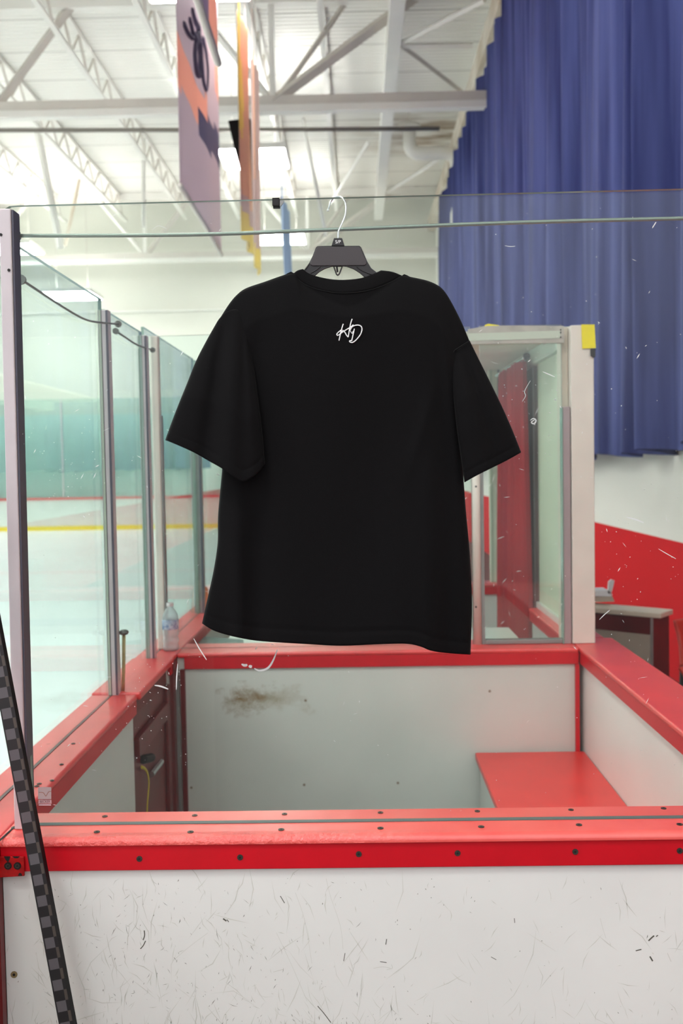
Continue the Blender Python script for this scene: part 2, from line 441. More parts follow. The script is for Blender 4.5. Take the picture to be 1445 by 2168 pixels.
# broad flat girder right of centre and bracing to the right wall
o = MB().box(0.66, 0.92, 9, 31, ZT+7.5, ZT+7.72).build('roof_girder', m_steelw, bevel=0.01)
tag(o, 'broad flat white girder running away above the right shoulder of the shirt', 'beam')
for a, b, lb in (((848, 92), (1025, 0), 'white diagonal roof brace rising to the top edge beside the blue curtain'),
             ((852, 98), (975, 192), 'grey diagonal roof brace falling towards the wall just above the truss end'),
             ((850, 97), (1000, 96), 'thin horizontal roof brace between girder and right wall'),
             ((780, 300), (700, 430), 'white diagonal brace left of the vent pipe'),
             ((940, 330), (800, 420), 'lower diagonal brace under the vent pipe')):
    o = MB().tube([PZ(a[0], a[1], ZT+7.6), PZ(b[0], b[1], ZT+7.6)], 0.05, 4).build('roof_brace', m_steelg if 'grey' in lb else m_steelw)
    tag(o, lb, 'brace')
# left diagonals of the picture, sway braces between joists
for a, b, lb in (((75, 252), (128, 525), 'slim white sway brace slanting down behind the top of the left post'),
                 ((168, 380), (138, 520), 'brownish thin sway brace meeting the white one at the left'),
                 ((305, 285), (303, 480), 'thin vertical hanger rod left of the grey banner'),
                 ((640, 250), (690, 500), 'thin slanted sway brace left of the coat hanger hook')):
    yb = PZ(a[0], a[1], ZT+8.4).y; o = MB().tube([P(a[0], a[1], yb), P(b[0], b[1], yb)], 0.05 if 'thin' in lb else 0.09, 6).build('sway_brace', m_rust if 'brownish' in lb else m_steelw)
    tag(o, lb, 'brace')
# pipes
o = MB().tube([P(-40, 276, 20.5), P(480, 275, 20.5), P(930, 272, 20.5)], 0.045, 8).build('sprinkler_pipe', m_dpipe, smooth=True)
tag(o, 'thin dark sprinkler pipe running across under the roof behind the truss', 'pipe')
r = thing('vent_pipe', 'thick white vent pipe with elbows against the right wall below the truss end', 'pipe', tuple(P(865, 270, 24.0)))
pp = catmull([P(866, 272, 24.0), P(866, 300, 24.0), P(872, 319, 24.0), P(892, 326, 24.0), P(935, 324, 24.0), P(958, 330, 24.0), P(966, 350, 24.0), P(966, 480, 24.0)], 6)
MB().tube(pp, 0.155, 14).build('pipe', m_pipe, r, smooth=True)
MB().tube([P(866, 270, 24.0), Vector((P(866, 272, 24.0).x, 24.0, ZT+8.4))], 0.012, 6).build('hanger_rod', m_steelg, r)
MB().tube([P(866, 264, 24.0), P(866, 274, 24.0)], 0.27, 14).build('flange', m_pipe, r, smooth=True)

# ---------------------------------------------------------------- lamps
m_up = emit('added_uplight_glow', (1.0, 0.99, 0.97, 1), LAMP*0.5)  # added glow on the housing tops to brighten the roof deck
m_lamp = emit('lamp_panel', (1.0, 0.99, 0.97, 1), LAMP)
def lampfix(X, Y, Z, w, label, group=None):
    r = thing('ceiling_lamp', label, 'lamp', (X, Y, Z), group)
    MB().box(X-w/2-0.04, X+w/2+0.04, Y-w/2-0.04, Y+w/2+0.04, Z+0.01, Z+0.12).build('housing', m_steelw, r, bevel=0.01)
    MB().box(X-w/2, X+w/2, Y-w/2, Y+w/2, Z-0.005, Z+0.009).build('diffuser', m_lamp, r)
    MB().box(X-w/2+0.1, X+w/2-0.1, Y-w/2+0.1, Y+w/2-0.1, Z+0.121, Z+0.126).build('added_uplight_glow', m_up, r)
    MB().tube([(X-w/3, Y, Z+0.12), (X-w/3, Y, ZT+8.35)], 0.01, 5).tube([(X+w/3, Y, Z+0.12), (X+w/3, Y, ZT+8.35)], 0.01, 5).build('hanger_rod', m_steelg, r)
G = 'square high-bay lamps over the ice'
lampfix(-2.05, 21.2, ZT+6.45, 1.35, 'bright square lamp behind the black loudspeaker and yellow banner', G)
lampfix(-2.06, 28.6, ZT+6.45, 1.35, 'bright square lamp just above the hanger neck, left of it, seen through the glass', G)
lampfix(-9.9, 29.2, ZT+6.45, 1.35, 'bright square lamp beside the top of the left aluminium post', G)
lampfix(-8.1, 28.8, ZT+5.0, 1.35, 'bright square lamp hung lower, seen through the top of the left side glass', G)
for X, Y in ((-2.06, 13.4), (-2.06, 5.8), (-2.06, -1.6), (-9.9, 21.4), (-9.9, 13.4), (-9.9, 5.8), (-9.9, -1.6), (-17.5, 25), (-17.5, 13.4), (-17.5, 2)):
    lampfix(X, Y, ZT+6.45, 1.35, 'square high-bay lamp outside the picture above the rink', G)

# ---------------------------------------------------------------- far end of the rink
r = thing('end_boards', 'distant white end boards of the rink with yellow kick strip and red top line', 'boards', (-13, 30.0, 0))
MB().box(-26, -0.9, 30.0, 30.15, 0.12, 0.93).build('board_panel', m_white2, r)
MB().box(-26, -0.9, 29.97, 30.16, 0.0, 0.13).build('kick_strip', mat('yellow_kick', lin((232, 212, 60)), 0.4), r)
MB().box(-26, -0.9, 29.95, 30.2, 0.93, 1.0).build('top_rail', m_redf, r)
r = thing('end_glass', 'tall teal tinted glass standing on the distant end boards', 'glass', (-13, 30.1, 1.0))
MB().box(-26, -0.9, 30.06, 30.075, 1.0, ZT+2.15).build('pane', m_glass_e, r)
for i in range(20):
    x = -25.8 + i*1.3
    MB().box(x-0.02, x+0.02, 30.03, 30.10, 1.0, ZT+2.15).build('post', m_alu, r)
o = MB().box(-26, -1.2, 30.6, 31.3, 0.0, ZT+1.7).build('spectator_screen', mat('teal_grey_board', lin((214, 228, 224)), 0.6, var=0.1, vscale=0.6))
tag(o, 'dull teal low wall standing behind the distant end glass', 'wall')

# ---------------------------------------------------------------- banners
def banner(name, X, y0, y1, z0, z1, mats, label, wav=0.02, ph=0.0, mfun=None, rail=True, skew=0.0):
    r = thing(name, label, 'banner', (X, (y0+y1)/2, z1))
    def f(u, v):
        y = y0+(y1-y0)*u; z = z1+(z0-z1)*v
        return (X + wav*math.sin(u*9+ph+v*2)+wav*0.6*math.sin(u*21+v*3+ph*2)+skew*v, y, z)
    mb = MB().grid(f, 40, 40)
    if mfun: mb.m = [mfun(((i % 40)+.5)/40, ((i//40)+.5)/40) for i in range(1600)]
    mb.build('cloth', mats, r, smooth=True, solid=0.006)
    if rail:
        MB().tube([f(0, 1), f(0.5, 1), f(1, 1)], 0.03, 8).build('bottom_rod', m_steelg, r, smooth=True)
    for yy, uu in ((y0, 0), (y1, 1)): MB().tube([f(uu, 0), (f(uu, 0)[0], yy, ZT+8.4)], 0.008, 5).build('cord', m_steelg, r)
    return r
def banner_mat(name, c):
    m = bpy.data.materials.new(name); t = NT(m); t.b.inputs['Base Color'].default_value = lin(c); t.b.inputs['Roughness'].default_value = 0.6
    tr = t.new('ShaderNodeBsdfTranslucent'); tr.inputs[0].default_value = lin(c)
    mx = t.new('ShaderNodeMixShader'); mx.inputs[0].default_value = 0.7
    t.l.new(t.b.outputs[0], mx.inputs[1]); t.l.new(tr.outputs[0], mx.inputs[2]); t.l.new(mx.outputs[0], t.o.inputs[0]); return m
m_lil = banner_mat('lilac_grey_vinyl', (212, 198, 204)); m_sal = banner_mat('salmon_print', (240, 194, 180))
m_nav = banner_mat('slate_print', (138, 134, 154)); m_slate = banner_mat('greyed_violet_print', (168, 154, 172))
def bA(u, v):                                     # big banner artwork: salmon ribbon, slate scarf
    if u > 0.45 and 0.715-0.14*(u-0.42) < v < 0.79-0.09*(u-0.42): return 2
    if u < 0.62 and 0.655-0.03*u < v < 0.765-0.03*u-0.09*max(0, u-0.4): return 1
    if u > 0.86 and v < 0.60 and 0.05 < (v*3.1) % 1 < 0.7: return 1
    return 0
ba = banner('hanging_banner', -1.84, 10.7, 14.16, ZT+3.0, ZT+7.6, [m_lil, m_sal, m_nav], 'tall lilac-grey banner with salmon ribbon hanging left of the shirt, full length in view', 0.012, 0, bA)
# large digits on it: strokes lying 1 cm off the cloth
def stroke(pts, parent, X, w, material, name='printed_figure'):
    q = [PX(a, b, X) for a, b in catmull(pts, 6)]
    MB().tube(q, w, 6, flat=1.0).build(name, material, parent, smooth=True)
stroke([(388, 50), (397, 70), (408, 80), (405, 62), (400, 40)], ba, -1.83, 0.03, m_nav)
stroke([(406, 20), (413, 45), (420, 60), (418, 90), (410, 70)], ba, -1.83, 0.03, m_nav)
stroke([(414, 95), (412, 120), (416, 150), (422, 160), (423, 120), (420, 70), (414, 95)], ba, -1.83, 0.03, m_nav)
stroke([(424, 90), (426, 130), (430, 175), (436, 188), (438, 150), (434, 110), (428, 80)], ba, -1.83, 0.03, m_nav)
def bB(u, v):
    if u > 0.82: return 1
    if 0.45 < u < 0.82 and math.sin(v*14+u*6) > -0.2: return 2
    return 0
banner('hanging_banner', -0.98, 5.2, 7.53, ZT+3.0, ZT+5.6, [m_slate, m_sal, m_nav], 'violet and orange banner at the top edge overlapping the tall grey banner', 0.01, 1, bB)
m_yel = banner_mat('yellow_cloth', (252, 236, 166)); m_org = banner_mat('orange_cloth', (248, 216, 194)); m_pnk = banner_mat('dusty_pink_cloth', (234, 216, 210))
def bC(u, v):
    if u < 0.28+0.1*math.sin(v*5) and v < 0.55 : return 0
    if v > 0.88: return 0
    return 1 if v < 0.8 else 2
banner('hanging_banner', -1.43, 13.0, 14.25, ZT+3.0, ZT+6.0, [m_yel, m_org, m_pnk], 'yellow and orange banner seen almost edge-on in front of the lamp', 0.03, 2, bC, rail=False)
banner('hanging_banner', -1.43, 14.6, 15.5, ZT+2.95, ZT+6.0, [m_pnk, m_org, m_yel], 'narrow dusty pink banner just right of the yellow one', 0.03, 0.5, lambda u, v: (2 if v > 0.9 else (1 if u < 0.3 and v < .6 else 0)), rail=False)
m_pb = banner_mat('pale_blue_cloth', (176, 192, 214))
banner('hanging_banner', -1.62, 22.6, 25.6, ZT+4.0, ZT+6.3, [m_pb], 'pale blue banner seen edge-on left of the hanger', 0.05, 1.5, rail=False, skew=0.1)
# loudspeaker
r = thing('loudspeaker', 'black wedge-shaped loudspeaker hanging left of the yellow banner', 'speaker', tuple(P(500, 250, 17)))
m_spk = mat('black_speaker_paint', lin((16, 12, 12)), 0.8, spec=0.1)
MB().prism([P(482, 254, 17), P(530, 249, 17), P(530, 410, 17), P(514, 385, 17), P(504, 345, 17), P(492, 300, 17)], (0, 0.6, 0)).build('cabinet', m_spk, r, bevel=0.02)
MB().tube([P(505, 252, 17.3), Vector((P(505, 252, 17.3).x, 17.3, ZT+8.4))], 0.012, 6).build('bracket', m_steelg, r)

# ---------------------------------------------------------------- blue wall curtain
def bluef(u, v):
    y = 3.2*(26.8/3.2)**u if False else 3.2+(26.8-3.2)*u
    ph = y*2*math.pi/0.95 + 1.6*math.sin(y*0.9) + 1.1*math.sin(y*2.3)
    amp = 0.16*(0.75+0.35*math.sin(y*1.7)+0.2*math.sin(y*4.1)) * (0.55+0.45*min(1, v*1.5))
    x = 2.38 - amp*math.sin(ph) - 0.012*math.sin(y*2*math.pi/0.31+1.2*math.sin(y*1.3)+v) - 0.035*math.sin(2.3*ph+1.0+v*1.5+math.sin(y*3.1)) - 0.02*math.sin(0.37*ph+v*3)
    zt = ZT+7.0; zb = 1.84 + (10.1-min(y, 11))*0.026 + 0.02*math.sin(ph) + 0.015*math.sin(y*2.1)
    return (x, y, zt+(zb-zt)*v)
r = thing('wall_curtain', 'huge pleated blue curtain hanging along the right wall', 'curtain', (2.42, 15, ZT))
MB().grid(bluef, 900, 14).build('cloth', m_blue, r, smooth=True)
MB().tube([(2.42, 3.2, ZT+7.04), (2.42, 26.9, ZT+7.04)], 0.04, 8).build('curtain_rail', m_steelg, r)

# ================================================================== DASHER BOARDS
ZC = 1.058
XL0, XL1 = -0.916, -0.757
XR0, XR1 = 0.900, 1.092
YF0, YF1 = 2.030, 2.179
YB0, YB1 = 4.07, 4.30
GY = 2.108                                      # front glass
def screw(parent, c, axis, r=0.006, material=None, name='screw', dark=True):
    n = Vector(axis); c = Vector(c)
    mb = MB(); mb.tube([c, c+n*0.0016], r, 12)
    a = Vector((1, 0, 0)) if abs(n.x) < 0.5 else Vector((0, 1, 0))
    if dark: mb.tube([c+n*0.0012, c+n*0.0022], r*0.42, 6, mi=1)
    return mb.build(name, [material or m_screw, m_screwd], parent)

def scuffs(mb, pos, n, mi, lmin, lmax, wmin=0.0003, wmax=0.0009):
    """thin scratches in the XZ plane at depth Y; pos() gives x, z"""
    for _ in range(n):
        x, z, Y = pos(); a = random.gauss(math.pi/2, 0.6); L = random.uniform(lmin, lmax)*random.random(); w = random.uniform(wmin, wmax)
        k = random.gauss(0, 0.25); dx, dz = math.cos(a)*L/2, math.sin(a)*L/2; nx, nz = -math.sin(a)*w, math.cos(a)*w
        mx, mz = x+nx/w*k*L*0.3, z+nz/w*k*L*0.3
        mb.add([(x-dx, Y, z-dz), (mx-nx, Y, mz-nz), (x+dx, Y, z+dz), (mx+nx, Y, mz+nz)], [(0, 1, 2, 3)], mi)

# ---- front board
r = thing('dasher_board', 'scuffed white front board of the penalty box with a red cap rail', 'board', (0.3, 2.1, 0))
mb = MB().box(XL1+0.001, 1.45, 2.040, 2.150, 0.0, ZC-0.02)
def pos1():
    while True:
        px, py = random.uniform(60, 900), random.uniform(1850, 2300)
        if random.random() < math.exp(-((px-340)/300)**2) * (0.25+0.75*min(1, max(0, (py-1850)/250))): break
    p = P(px, py, 2.0397); return p.x, p.z, 2.0397
def pos2():
    p = P(random.uniform(10, 1440), random.uniform(1850, 2300), 2.0397); return p.x, p.z, 2.0397
def pos3():
    p = P(random.gauss(1180, 160), random.gauss(2230, 60), 2.0397); return p.x, p.z, 2.0397
def pos4():
    p = P(random.gauss(700, 130), random.gauss(2190, 50), 2.0397); return p.x, p.z, 2.0397
scuffs(mb, pos1, 260, 1, 0.004, 0.03, 0.0002, 0.0006); scuffs(mb, pos1, 340, 2, 0.02, 0.12, 0.0004, 0.0011); scuffs(mb, pos1, 50, 3, 0.003, 0.014, 0.0003, 0.0007)
scuffs(mb, pos2, 130, 1, 0.003, 0.012, 0.0003, 0.0011); scuffs(mb, pos2, 240, 2, 0.01, 0.13, 0.0004, 0.0010)
scuffs(mb, pos3, 150, 2, 0.02, 0.12); scuffs(mb, pos4, 90, 1, 0.004, 0.018); scuffs(mb, pos4, 150, 2, 0.02, 0.10)
def mark(pts, w):
    mi = 3 if w > 0.0011 else 2; w = w*0.5
    q = [P(a, b, 2.0396) for a, b in catmull(pts, 5)]
    for a, b in zip(q, q[1:]):
        d = (b-a).normalized(); n = Vector((-d.z, 0, d.x))*w
        mb.add([a-n, b-n, b+n, a+n], [(0, 1, 2, 3)], mi)
for pts, w in (([(472, 1945), (479, 1950)], .003), ([(480, 1947), (484, 1952)], .0016), ([(305, 1970), (306, 1980), (303, 1990)], .0022), ([(308, 1992), (303, 2002), (297, 2009)], .002),
               ([(804, 2036), (818, 2038)], .0014), ([(790, 2050), (810, 2047), (826, 2050)], .0009), ([(828, 2042), (830, 2050), (818, 2053)], .0009),
               ([(1372, 1992), (1378, 1986), (1384, 1981)], .003), ([(1388, 1983), (1392, 1980)], .002), ([(1345, 2013), (1357, 2010)], .0022), ([(1375, 2025), (1381, 2035)], .003),
               ([(1412, 2018), (1420, 2036)], .0011), ([(1039, 2026), (1050, 2032)], .0012), ([(1088, 1944), (1089, 1954)], .0012), ([(1270, 1944), (1276, 1968), (1282, 1986)], .0006),
               ([(440, 1975), (400, 2005), (365, 2035)], .0007), ([(672, 2130), (685, 2145), (700, 2165)], .0016), ([(593, 1897), (602, 1912)], .0015), ([(690, 1860), (700, 1900), (720, 1960), (726, 2010)], .0006),
               ([(625, 1890), (645, 1950), (660, 2040)], .0006), ([(585, 1975), (620, 2050), (650, 2120)], .0006), ([(818, 1988), (816, 2000)], .0015), ([(730, 2018), (727, 2035)], .0013), ([(578, 2058), (600, 2052)], .001)):
    mark(pts, w)
mb.build('board_panel', [m_white, m_scuff, m_scuffl, m_scuffd], r)
# cap rail with a worn round nose
m_capf = bpy.data.materials.new('worn_red_cap_painted_sheen'); t = NT(m_capf)
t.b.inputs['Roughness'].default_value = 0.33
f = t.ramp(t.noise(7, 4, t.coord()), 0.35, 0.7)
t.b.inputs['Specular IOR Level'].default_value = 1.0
t.l.new(t.mix(f, lin((238, 96, 88)), lin((230, 72, 68))), t.b.inputs['Base Color'])  # top sheen put into the base colour, paler than the fascia
g = t.new('ShaderNodeNewGeometry'); sp = t.new('ShaderNodeSeparateXYZ'); t.l.new(g.outputs['Position'], sp.inputs[0])
fr = t.ramp(sp.outputs['Y'], 0, 1)
near = t.math('MULTIPLY', t.math('SUBTRACT', 2.055, sp.outputs['Y'], True), 40, True)
lft = t.math('MULTIPLY', t.math('SUBTRACT', 0.25, sp.outputs['X'], True), 2.0, True)
wr = t.math('MULTIPLY', t.noise(75, 4, t.coord((1, 1, 1)), 0.6), t.math('MULTIPLY', near, lft))
t.bump(t.math('ADD', wr, t.math('MULTIPLY', t.noise(30, 3, t.coord()), 0.05)), 0.9, 0.007)
def nose(Y0, Y1, z, rr, n=8):                      # profile (y, z), front edge rounded
    pr = [(Y1, z), (Y1, z-0.016)]
    pr += [(Y0, z-0.016)]
    pr += [(Y0 + rr - rr*math.cos(a), z-rr+rr*math.sin(a)) for a in [math.pi/2*i/n for i in range(n+1)]]
    return pr
pr = nose(YF0-0.006, YF1, ZC, 0.014)
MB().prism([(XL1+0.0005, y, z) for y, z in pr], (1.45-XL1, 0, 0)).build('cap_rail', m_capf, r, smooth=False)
MB().box(XL1, 1.45, YF0, 2.045, ZC-0.0715, ZC-0.010).build('front_fascia', m_redf, r, bevel=0.002)
MB().box(XL1, XR0, 2.150, 2.163, ZC-0.07, ZC-0.012).build('rear_fascia', m_redf, r, bevel=0.002)
o = MB().box(XL1+0.03, 1.45, GY-0.0075, GY+0.0075, ZC-0.004, ZC+0.0015).build('glass_gasket', m_groove, r)
MB().prism([PZ(-6, 1782, ZC+0.0006), PZ(34, 1746, ZC+0.0006), PZ(36, 1747.5, ZC+0.0006), PZ(-3, 1784, ZC+0.0006)], (0, 0, 0.0006)).build('seam', m_dark, r)
for px, py in ((30, 1753), (205, 1744+18), (403, 1762), (595, 1757), (805, 1754), (1018, 1751), (1225, 1747), (1438, 1746)):
    p = PZ(px, py, ZC); screw(r, p, (0, 0, 1), 0.0065)
for px, py in ((222, 1729), (412, 1727), (602, 1724), (805, 1721), (1010, 1718), (1208, 1715), (1404, 1712)):
    p = PZ(px, py, ZC); screw(r, p, (0, 0, 1), 0.006)
for px, py in ((295, 1818), (508, 1815), (759, 1808), (968, 1806), (1217, 1803), (1438, 1801)):
    p = P(px, py, YF0); screw(r, p, (0, -1, 0), 0.0062)
screw(r, P(30, 2063, 2.0395), (0, -1, 0), 0.0072, m_brass)
b = MB().prism([P(-14, 1812, 2.0285), P(52, 1812, 2.0285), P(53, 1853, 2.0285), P(-13, 1857, 2.0285)], (0, -0.005, 0)).build('corner_bracket', mat('chipped_red_bracket', lin((196, 8, 12)), 0.4, var=0.8, vscale=55, c2=lin((150, 6, 8))), r, bevel=0.001)
for px, py in ((17, 1833), (37, 1833)):
    s_ = screw(b, P(px, py, 2.0232), (0, -1, 0), 0.0078, m_screwd)
    screw(b, P(px, py, 2.0222), (0, -1, 0), 0.005, m_screw, name='screw')
for pts in ([(8, 1813), (22, 1813), (20, 1820), (17, 1826), (12, 1820)], [(26, 1813), (42, 1813), (38, 1817), (31, 1817)], [(38, 1854), (41, 1848), (45, 1849), (47, 1854)]):
    MB().prism([P(a, c, 2.0233) for a, c in pts], (0, -0.0004, 0)).build('chipped_paint', m_dark, b)

def board_y(X0, X1, y0, y1, label, panel=m_white2, cap=m_red, parts=True, name='dasher_board'):
    r = thing(name, label, 'board', ((X0+X1)/2, (y0+y1)/2, 0))
    MB().box(X0+0.018, X1-0.018, y0, y1, 0.0, ZC-0.02).build('board_panel', panel, r)
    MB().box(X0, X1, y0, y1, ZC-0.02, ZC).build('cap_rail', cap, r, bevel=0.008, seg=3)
    MB().box(X1-0.018, X1-0.004, y0, y1, ZC-0.068, ZC-0.018).build('inner_fascia', m_redf, r, bevel=0.002)
    MB().box(X0+0.004, X0+0.018, y0, y1, ZC-0.068, ZC-0.018).build('outer_fascia', m_redf, r, bevel=0.002)
    return r
# left board: first section to the door
r = board_y(XL0, XL1, -1.0, 3.338, 'red-capped left board of the penalty box between the front corner and the gate')
MB().box(XL1-0.018, XL1, 2.016, 2.0385, 0.0, ZC-0.075).build('corner_trim', m_redd, r)
MB().box(-0.849, -0.841, 1.2, 3.338, ZC-0.001, ZC+0.0012).build('glass_gasket', m_groove, r)
for px, py in ((78, 1645+20), (155, 1590-15), (83, 1660)):
    screw(r, PZ(px, py, ZC+0.0002), (0, 0, 1), 0.006)
for px, py in ((130, 1619), (110, 1653), (66, 1722)):
    screw(r, PZ(px, py, ZC+0.0002), (0, 0, 1), 0.0055)
# gate
r = thing('box_gate', 'dark red gate in the left board with red cap and latch', 'gate', (-0.82, 3.64, 0))
gx0, gx1, gy0, gy1 = XL0, XL1+0.010, 3.341, 3.957
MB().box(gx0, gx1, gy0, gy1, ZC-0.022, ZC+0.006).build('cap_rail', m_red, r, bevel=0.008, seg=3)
MB().box(-0.812, -0.780, gy0, gy1, 0.12, ZC-0.022).build('gate_panel', m_redd, r)
MB().box(-0.780, -0.765, gy1-0.06, gy1, 0.12, ZC-0.10).build('stile', m_redd, r, bevel=0.003)
MB().box(-0.780, -0.760, gy0+0.02, gy1-0.06, 0.835, 0.90).build('rail', m_redd, r, bevel=0.003)
MB().box(-0.780, -0.763, gy0+0.02, gy1-0.06, 0.30, 0.37).build('rail', m_redd, r, bevel=0.003)
MB().tube([PX(320, 1640, -0.768), PX(341, 1613, -0.768)], 0.012, 8).build('latch_handle', m_steel, r)
MB().tube([PX(303, 1608, -0.77), PX(320, 1604, -0.77)], 0.016, 8).build('latch_bracket', m_dark, r)
r = thing('box_gate_latch_rod', 'thin yellowed latch rod with round knob standing beside the gate by the glass', 'rod', tuple(PZ(259, 1466, ZC)))
b0 = PZ(260, 1466, ZC); b1 = P(262, 1341, b0.y)
MB().tube([b0, b0*0.5+b1*0.5+Vector((0.001, 0, 0)), b1], 0.0062, 8).build('rod', mat('yellowed_rod', lin((184, 166, 112)), 0.45, var=0.3, vscale=60), r, smooth=True)
MB().lathe(b1, [(0.001, -0.006), (0.012, -0.004), (0.017, 0.002), (0.016, 0.008), (0.008, 0.013), (0.001, 0.014)], 14).build('knob', m_cable, r, smooth=True)
# yellow strap hanging inside the gate
q = [PX(299, 1624, -0.764), PX(307, 1628, -0.764), PX(313, 1640, -0.764), PX(315, 1662, -0.764), PX(312, 1700, -0.764), PX(310, 1760, -0.764)]
o = MB().tube(catmull(q, 5), 0.006, 8, flat=0.4).build('yellow_strap', mat('yellow_webbing', lin((190, 172, 40)), 0.6), smooth=True)
tag(o, 'yellow webbing strap looped on the inside of the red gate', 'strap')
# corner section and beyond
r = board_y(XL0, XL1, 3.96, 6.28, 'red-capped left board continuing beyond the penalty box past the bottle', cap=m_red)
MB().box(-0.849, -0.841, 3.96, 6.28, ZC-0.001, ZC+0.0012).build('glass_gasket', m_groove, r)
# right board
r = board_y(XR0, XR1, YF1+0.002, YB1, 'broad red-capped right board of the penalty box', panel=m_white)
r = board_y(XR0-0.010, XR1-0.03, YB1+0.002, 5.22, 'short red-capped board under the pale green panel in the next box')
# back board
r = thing('dasher_board', 'back board of the penalty box with a brown dirt stain and dark red fascia', 'board', (0.1, 4.14, 0))
MB().box(XL1, XR0-0.001, YB0+0.016, YB1-0.016, 0.0, ZC-0.02).build('board_panel', m_back, r)
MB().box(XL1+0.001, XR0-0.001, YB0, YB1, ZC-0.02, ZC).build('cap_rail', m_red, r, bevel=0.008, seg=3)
MB().box(XL1+0.03, XR0-0.002, YB0+0.004, YB0+0.016, ZC-0.068, ZC-0.018).build('front_fascia', m_redf, r, bevel=0.002)
MB().box(-0.744, -0.7256, YB0-0.004, YB0+0.016, 0.0, ZC-0.068).build('corner_trim', m_redd, r)
MB().box(-0.758, -0.745, YB0-0.03, YB0-0.006, 0.0, ZC-0.09).build('corner_trim', m_alug, r)
MB().box(-0.774, -0.7585, YB0-0.075, YB0-0.006, 0.0, ZC-0.021).build('corner_trim', m_redd, r)
MB().box(XR0-0.017, XR0-0.001, YB0-0.004, YB0+0.014, 0.0, ZC-0.068).build('corner_trim', m_redf, r)
# box floor, bench
o = MB().box(XL1+0.02, XR0+0.01, 2.165, YB0-0.005, 0.001, 0.14).build('box_platform', m_boxfl); tag(o, 'grey rubber floor platform inside the penalty box', 'platform')
r = thing('players_bench', 'red bench seat along the right board inside the penalty box', 'bench', (0.68, 3.3, 0.14))
ZB = P(1120, 1592, 4.06).z; xb0 = P(1005, 1590, 4.06).x
MB().box(xb0, XR0+0.016, 2.35, YB0-0.006, ZB-0.03, ZB).build('seat', m_bench, r, bevel=0.006)
MB().box(xb0+0.02, xb0+0.035, 2.40, YB0-0.006, 0.14, ZB-0.03).build('front_panel', m_white2, r)
MB().box(xb0+0.035, XR0+0.01, 2.40, 2.42, 0.14, ZB-0.03).build('end_panel', m_white2, r)

# ================================================================== GLASS AND POSTS
def specks(mb, fn, n, mi=2, lmax=0.02):
    for _ in range(n):
        c = fn(); big = random.random() < 0.25
        L = random.uniform(0.001, lmax if big else 0.003); w = random.uniform(0.0003, 0.0011)
        a = random.random()*math.pi
        mb_dir = (math.cos(a), math.sin(a)); yield c, L, w, mb_dir
# front pane
mb = MB()
bl, br = P(66, 1738, GY), P(1480, 1738, GY)
zt0, zt1 = P(20, 437, GY), P(1480, 397.2, GY)
outl = [Vector((XL1+0.045, 0, ZC)), Vector((1.45, 0, ZC)), Vector((1.45, 0, zt1.z)), Vector((P(40, 436.5, GY).x, 0, P(40, 436.5, GY).z)), Vector((P(22, 438, GY).x, 0, P(22, 438, GY).z)), Vector((P(12, 444, GY).x, 0, P(12, 444, GY).z)), Vector((P(12, 452, GY).x, 0, P(12, 452, GY).z)), Vector((P(38, 455, GY).x, 0, P(38, 455, GY).z))]
outl[0].x = P(50, 1100, GY).x
outl[-1].x = outl[0].x
mb.prism([(p.x, GY-0.006, p.z) for p in outl], (0, 0.012, 0), 0, 1)
YS = GY-0.0063
for fn, n, lm in ((lambda: P(random.uniform(45, 1445), random.uniform(440, 1720), YS), 260, 0.014),
              (lambda: P(random.gauss(350, 60), random.gauss(1500, 70), YS), 60, 0.006),
              (lambda: P(random.gauss(1350, 80), random.gauss(1230, 90), YS), 60, 0.02),
              (lambda: P(random.gauss(1130, 90), random.gauss(850, 110), YS), 70, 0.016),
              (lambda: P(random.gauss(160, 70), random.gauss(980, 50), YS), 60, 0.02)):
    for c, L, w, d in specks(mb, fn, n, lmax=lm):
        dx, dz = d[0]*L/2, d[1]*L/2; nx, nz = -d[1]*w, d[0]*w
        mb.add([(c.x-dx, c.y, c.z-dz), (c.x+nx, c.y, c.z+nz), (c.x+dx, c.y, c.z+dz), (c.x-nx, c.y, c.z-nz)], [(0, 1, 2, 3)], 2)
def gmark(pts, ws):
    q = [P(a, b, YS) for a, b in catmull(pts, 6)]; K = len(q)
    for i, (a, b) in enumerate(zip(q, q[1:])):
        w = ws*(0.4+0.6*math.sin(math.pi*(i+0.5)/K)); d = (b-a).normalized(); n = Vector((-d.z, 0, d.x))*w
        mb.add([a-n, b-n, b+n, a+n], [(0, 1, 2, 3)], 2)
gmark([(410, 1352), (421, 1372), (437, 1397)], .0012); gmark([(587, 1375), (578, 1398), (567, 1414), (550, 1420), (538, 1415)], .0022)
gmark([(511, 1406), (518, 1409), (523, 1407)], .003); gmark([(526, 1410), (533, 1412)], .0032); gmark([(327, 1451), (340, 1453), (356, 1459)], .0018)
gmark([(1122, 890), (1128, 886), (1134, 890), (1130, 897), (1124, 894), (1132, 888)], .0016); gmark([(376, 1405), (374, 1430), (373, 1460)], .0012)
gmark([(1105, 850), (1112, 838), (1110, 828), (1122, 806)], .0006); gmark([(1148, 787), (1160, 792), (1174, 798)], .0009); gmark([(1393, 1162), (1410, 1172), (1430, 1183)], .0007)
gmark([(1268, 1312), (1278, 1302), (1290, 1292)], .0009); gmark([(1325, 1095), (1345, 1100), (1362, 1107)], .0014); gmark([(322, 487), (335, 478), (352, 484)], .0006)
gmark([(1380, 483), (1388, 470)], .0011); gmark([(1068, 520), (1080, 522), (1090, 521)], .0006); gmark([(1030, 860), (1050, 850), (1052, 893)], .0009)
o = mb.build('rink_glass', [m_glass_f, m_edge, m_speck], fixn=False)
tag(o, 'large scratched front glass pane that the shirt hangs on', 'glass')
FRONTPANE = o
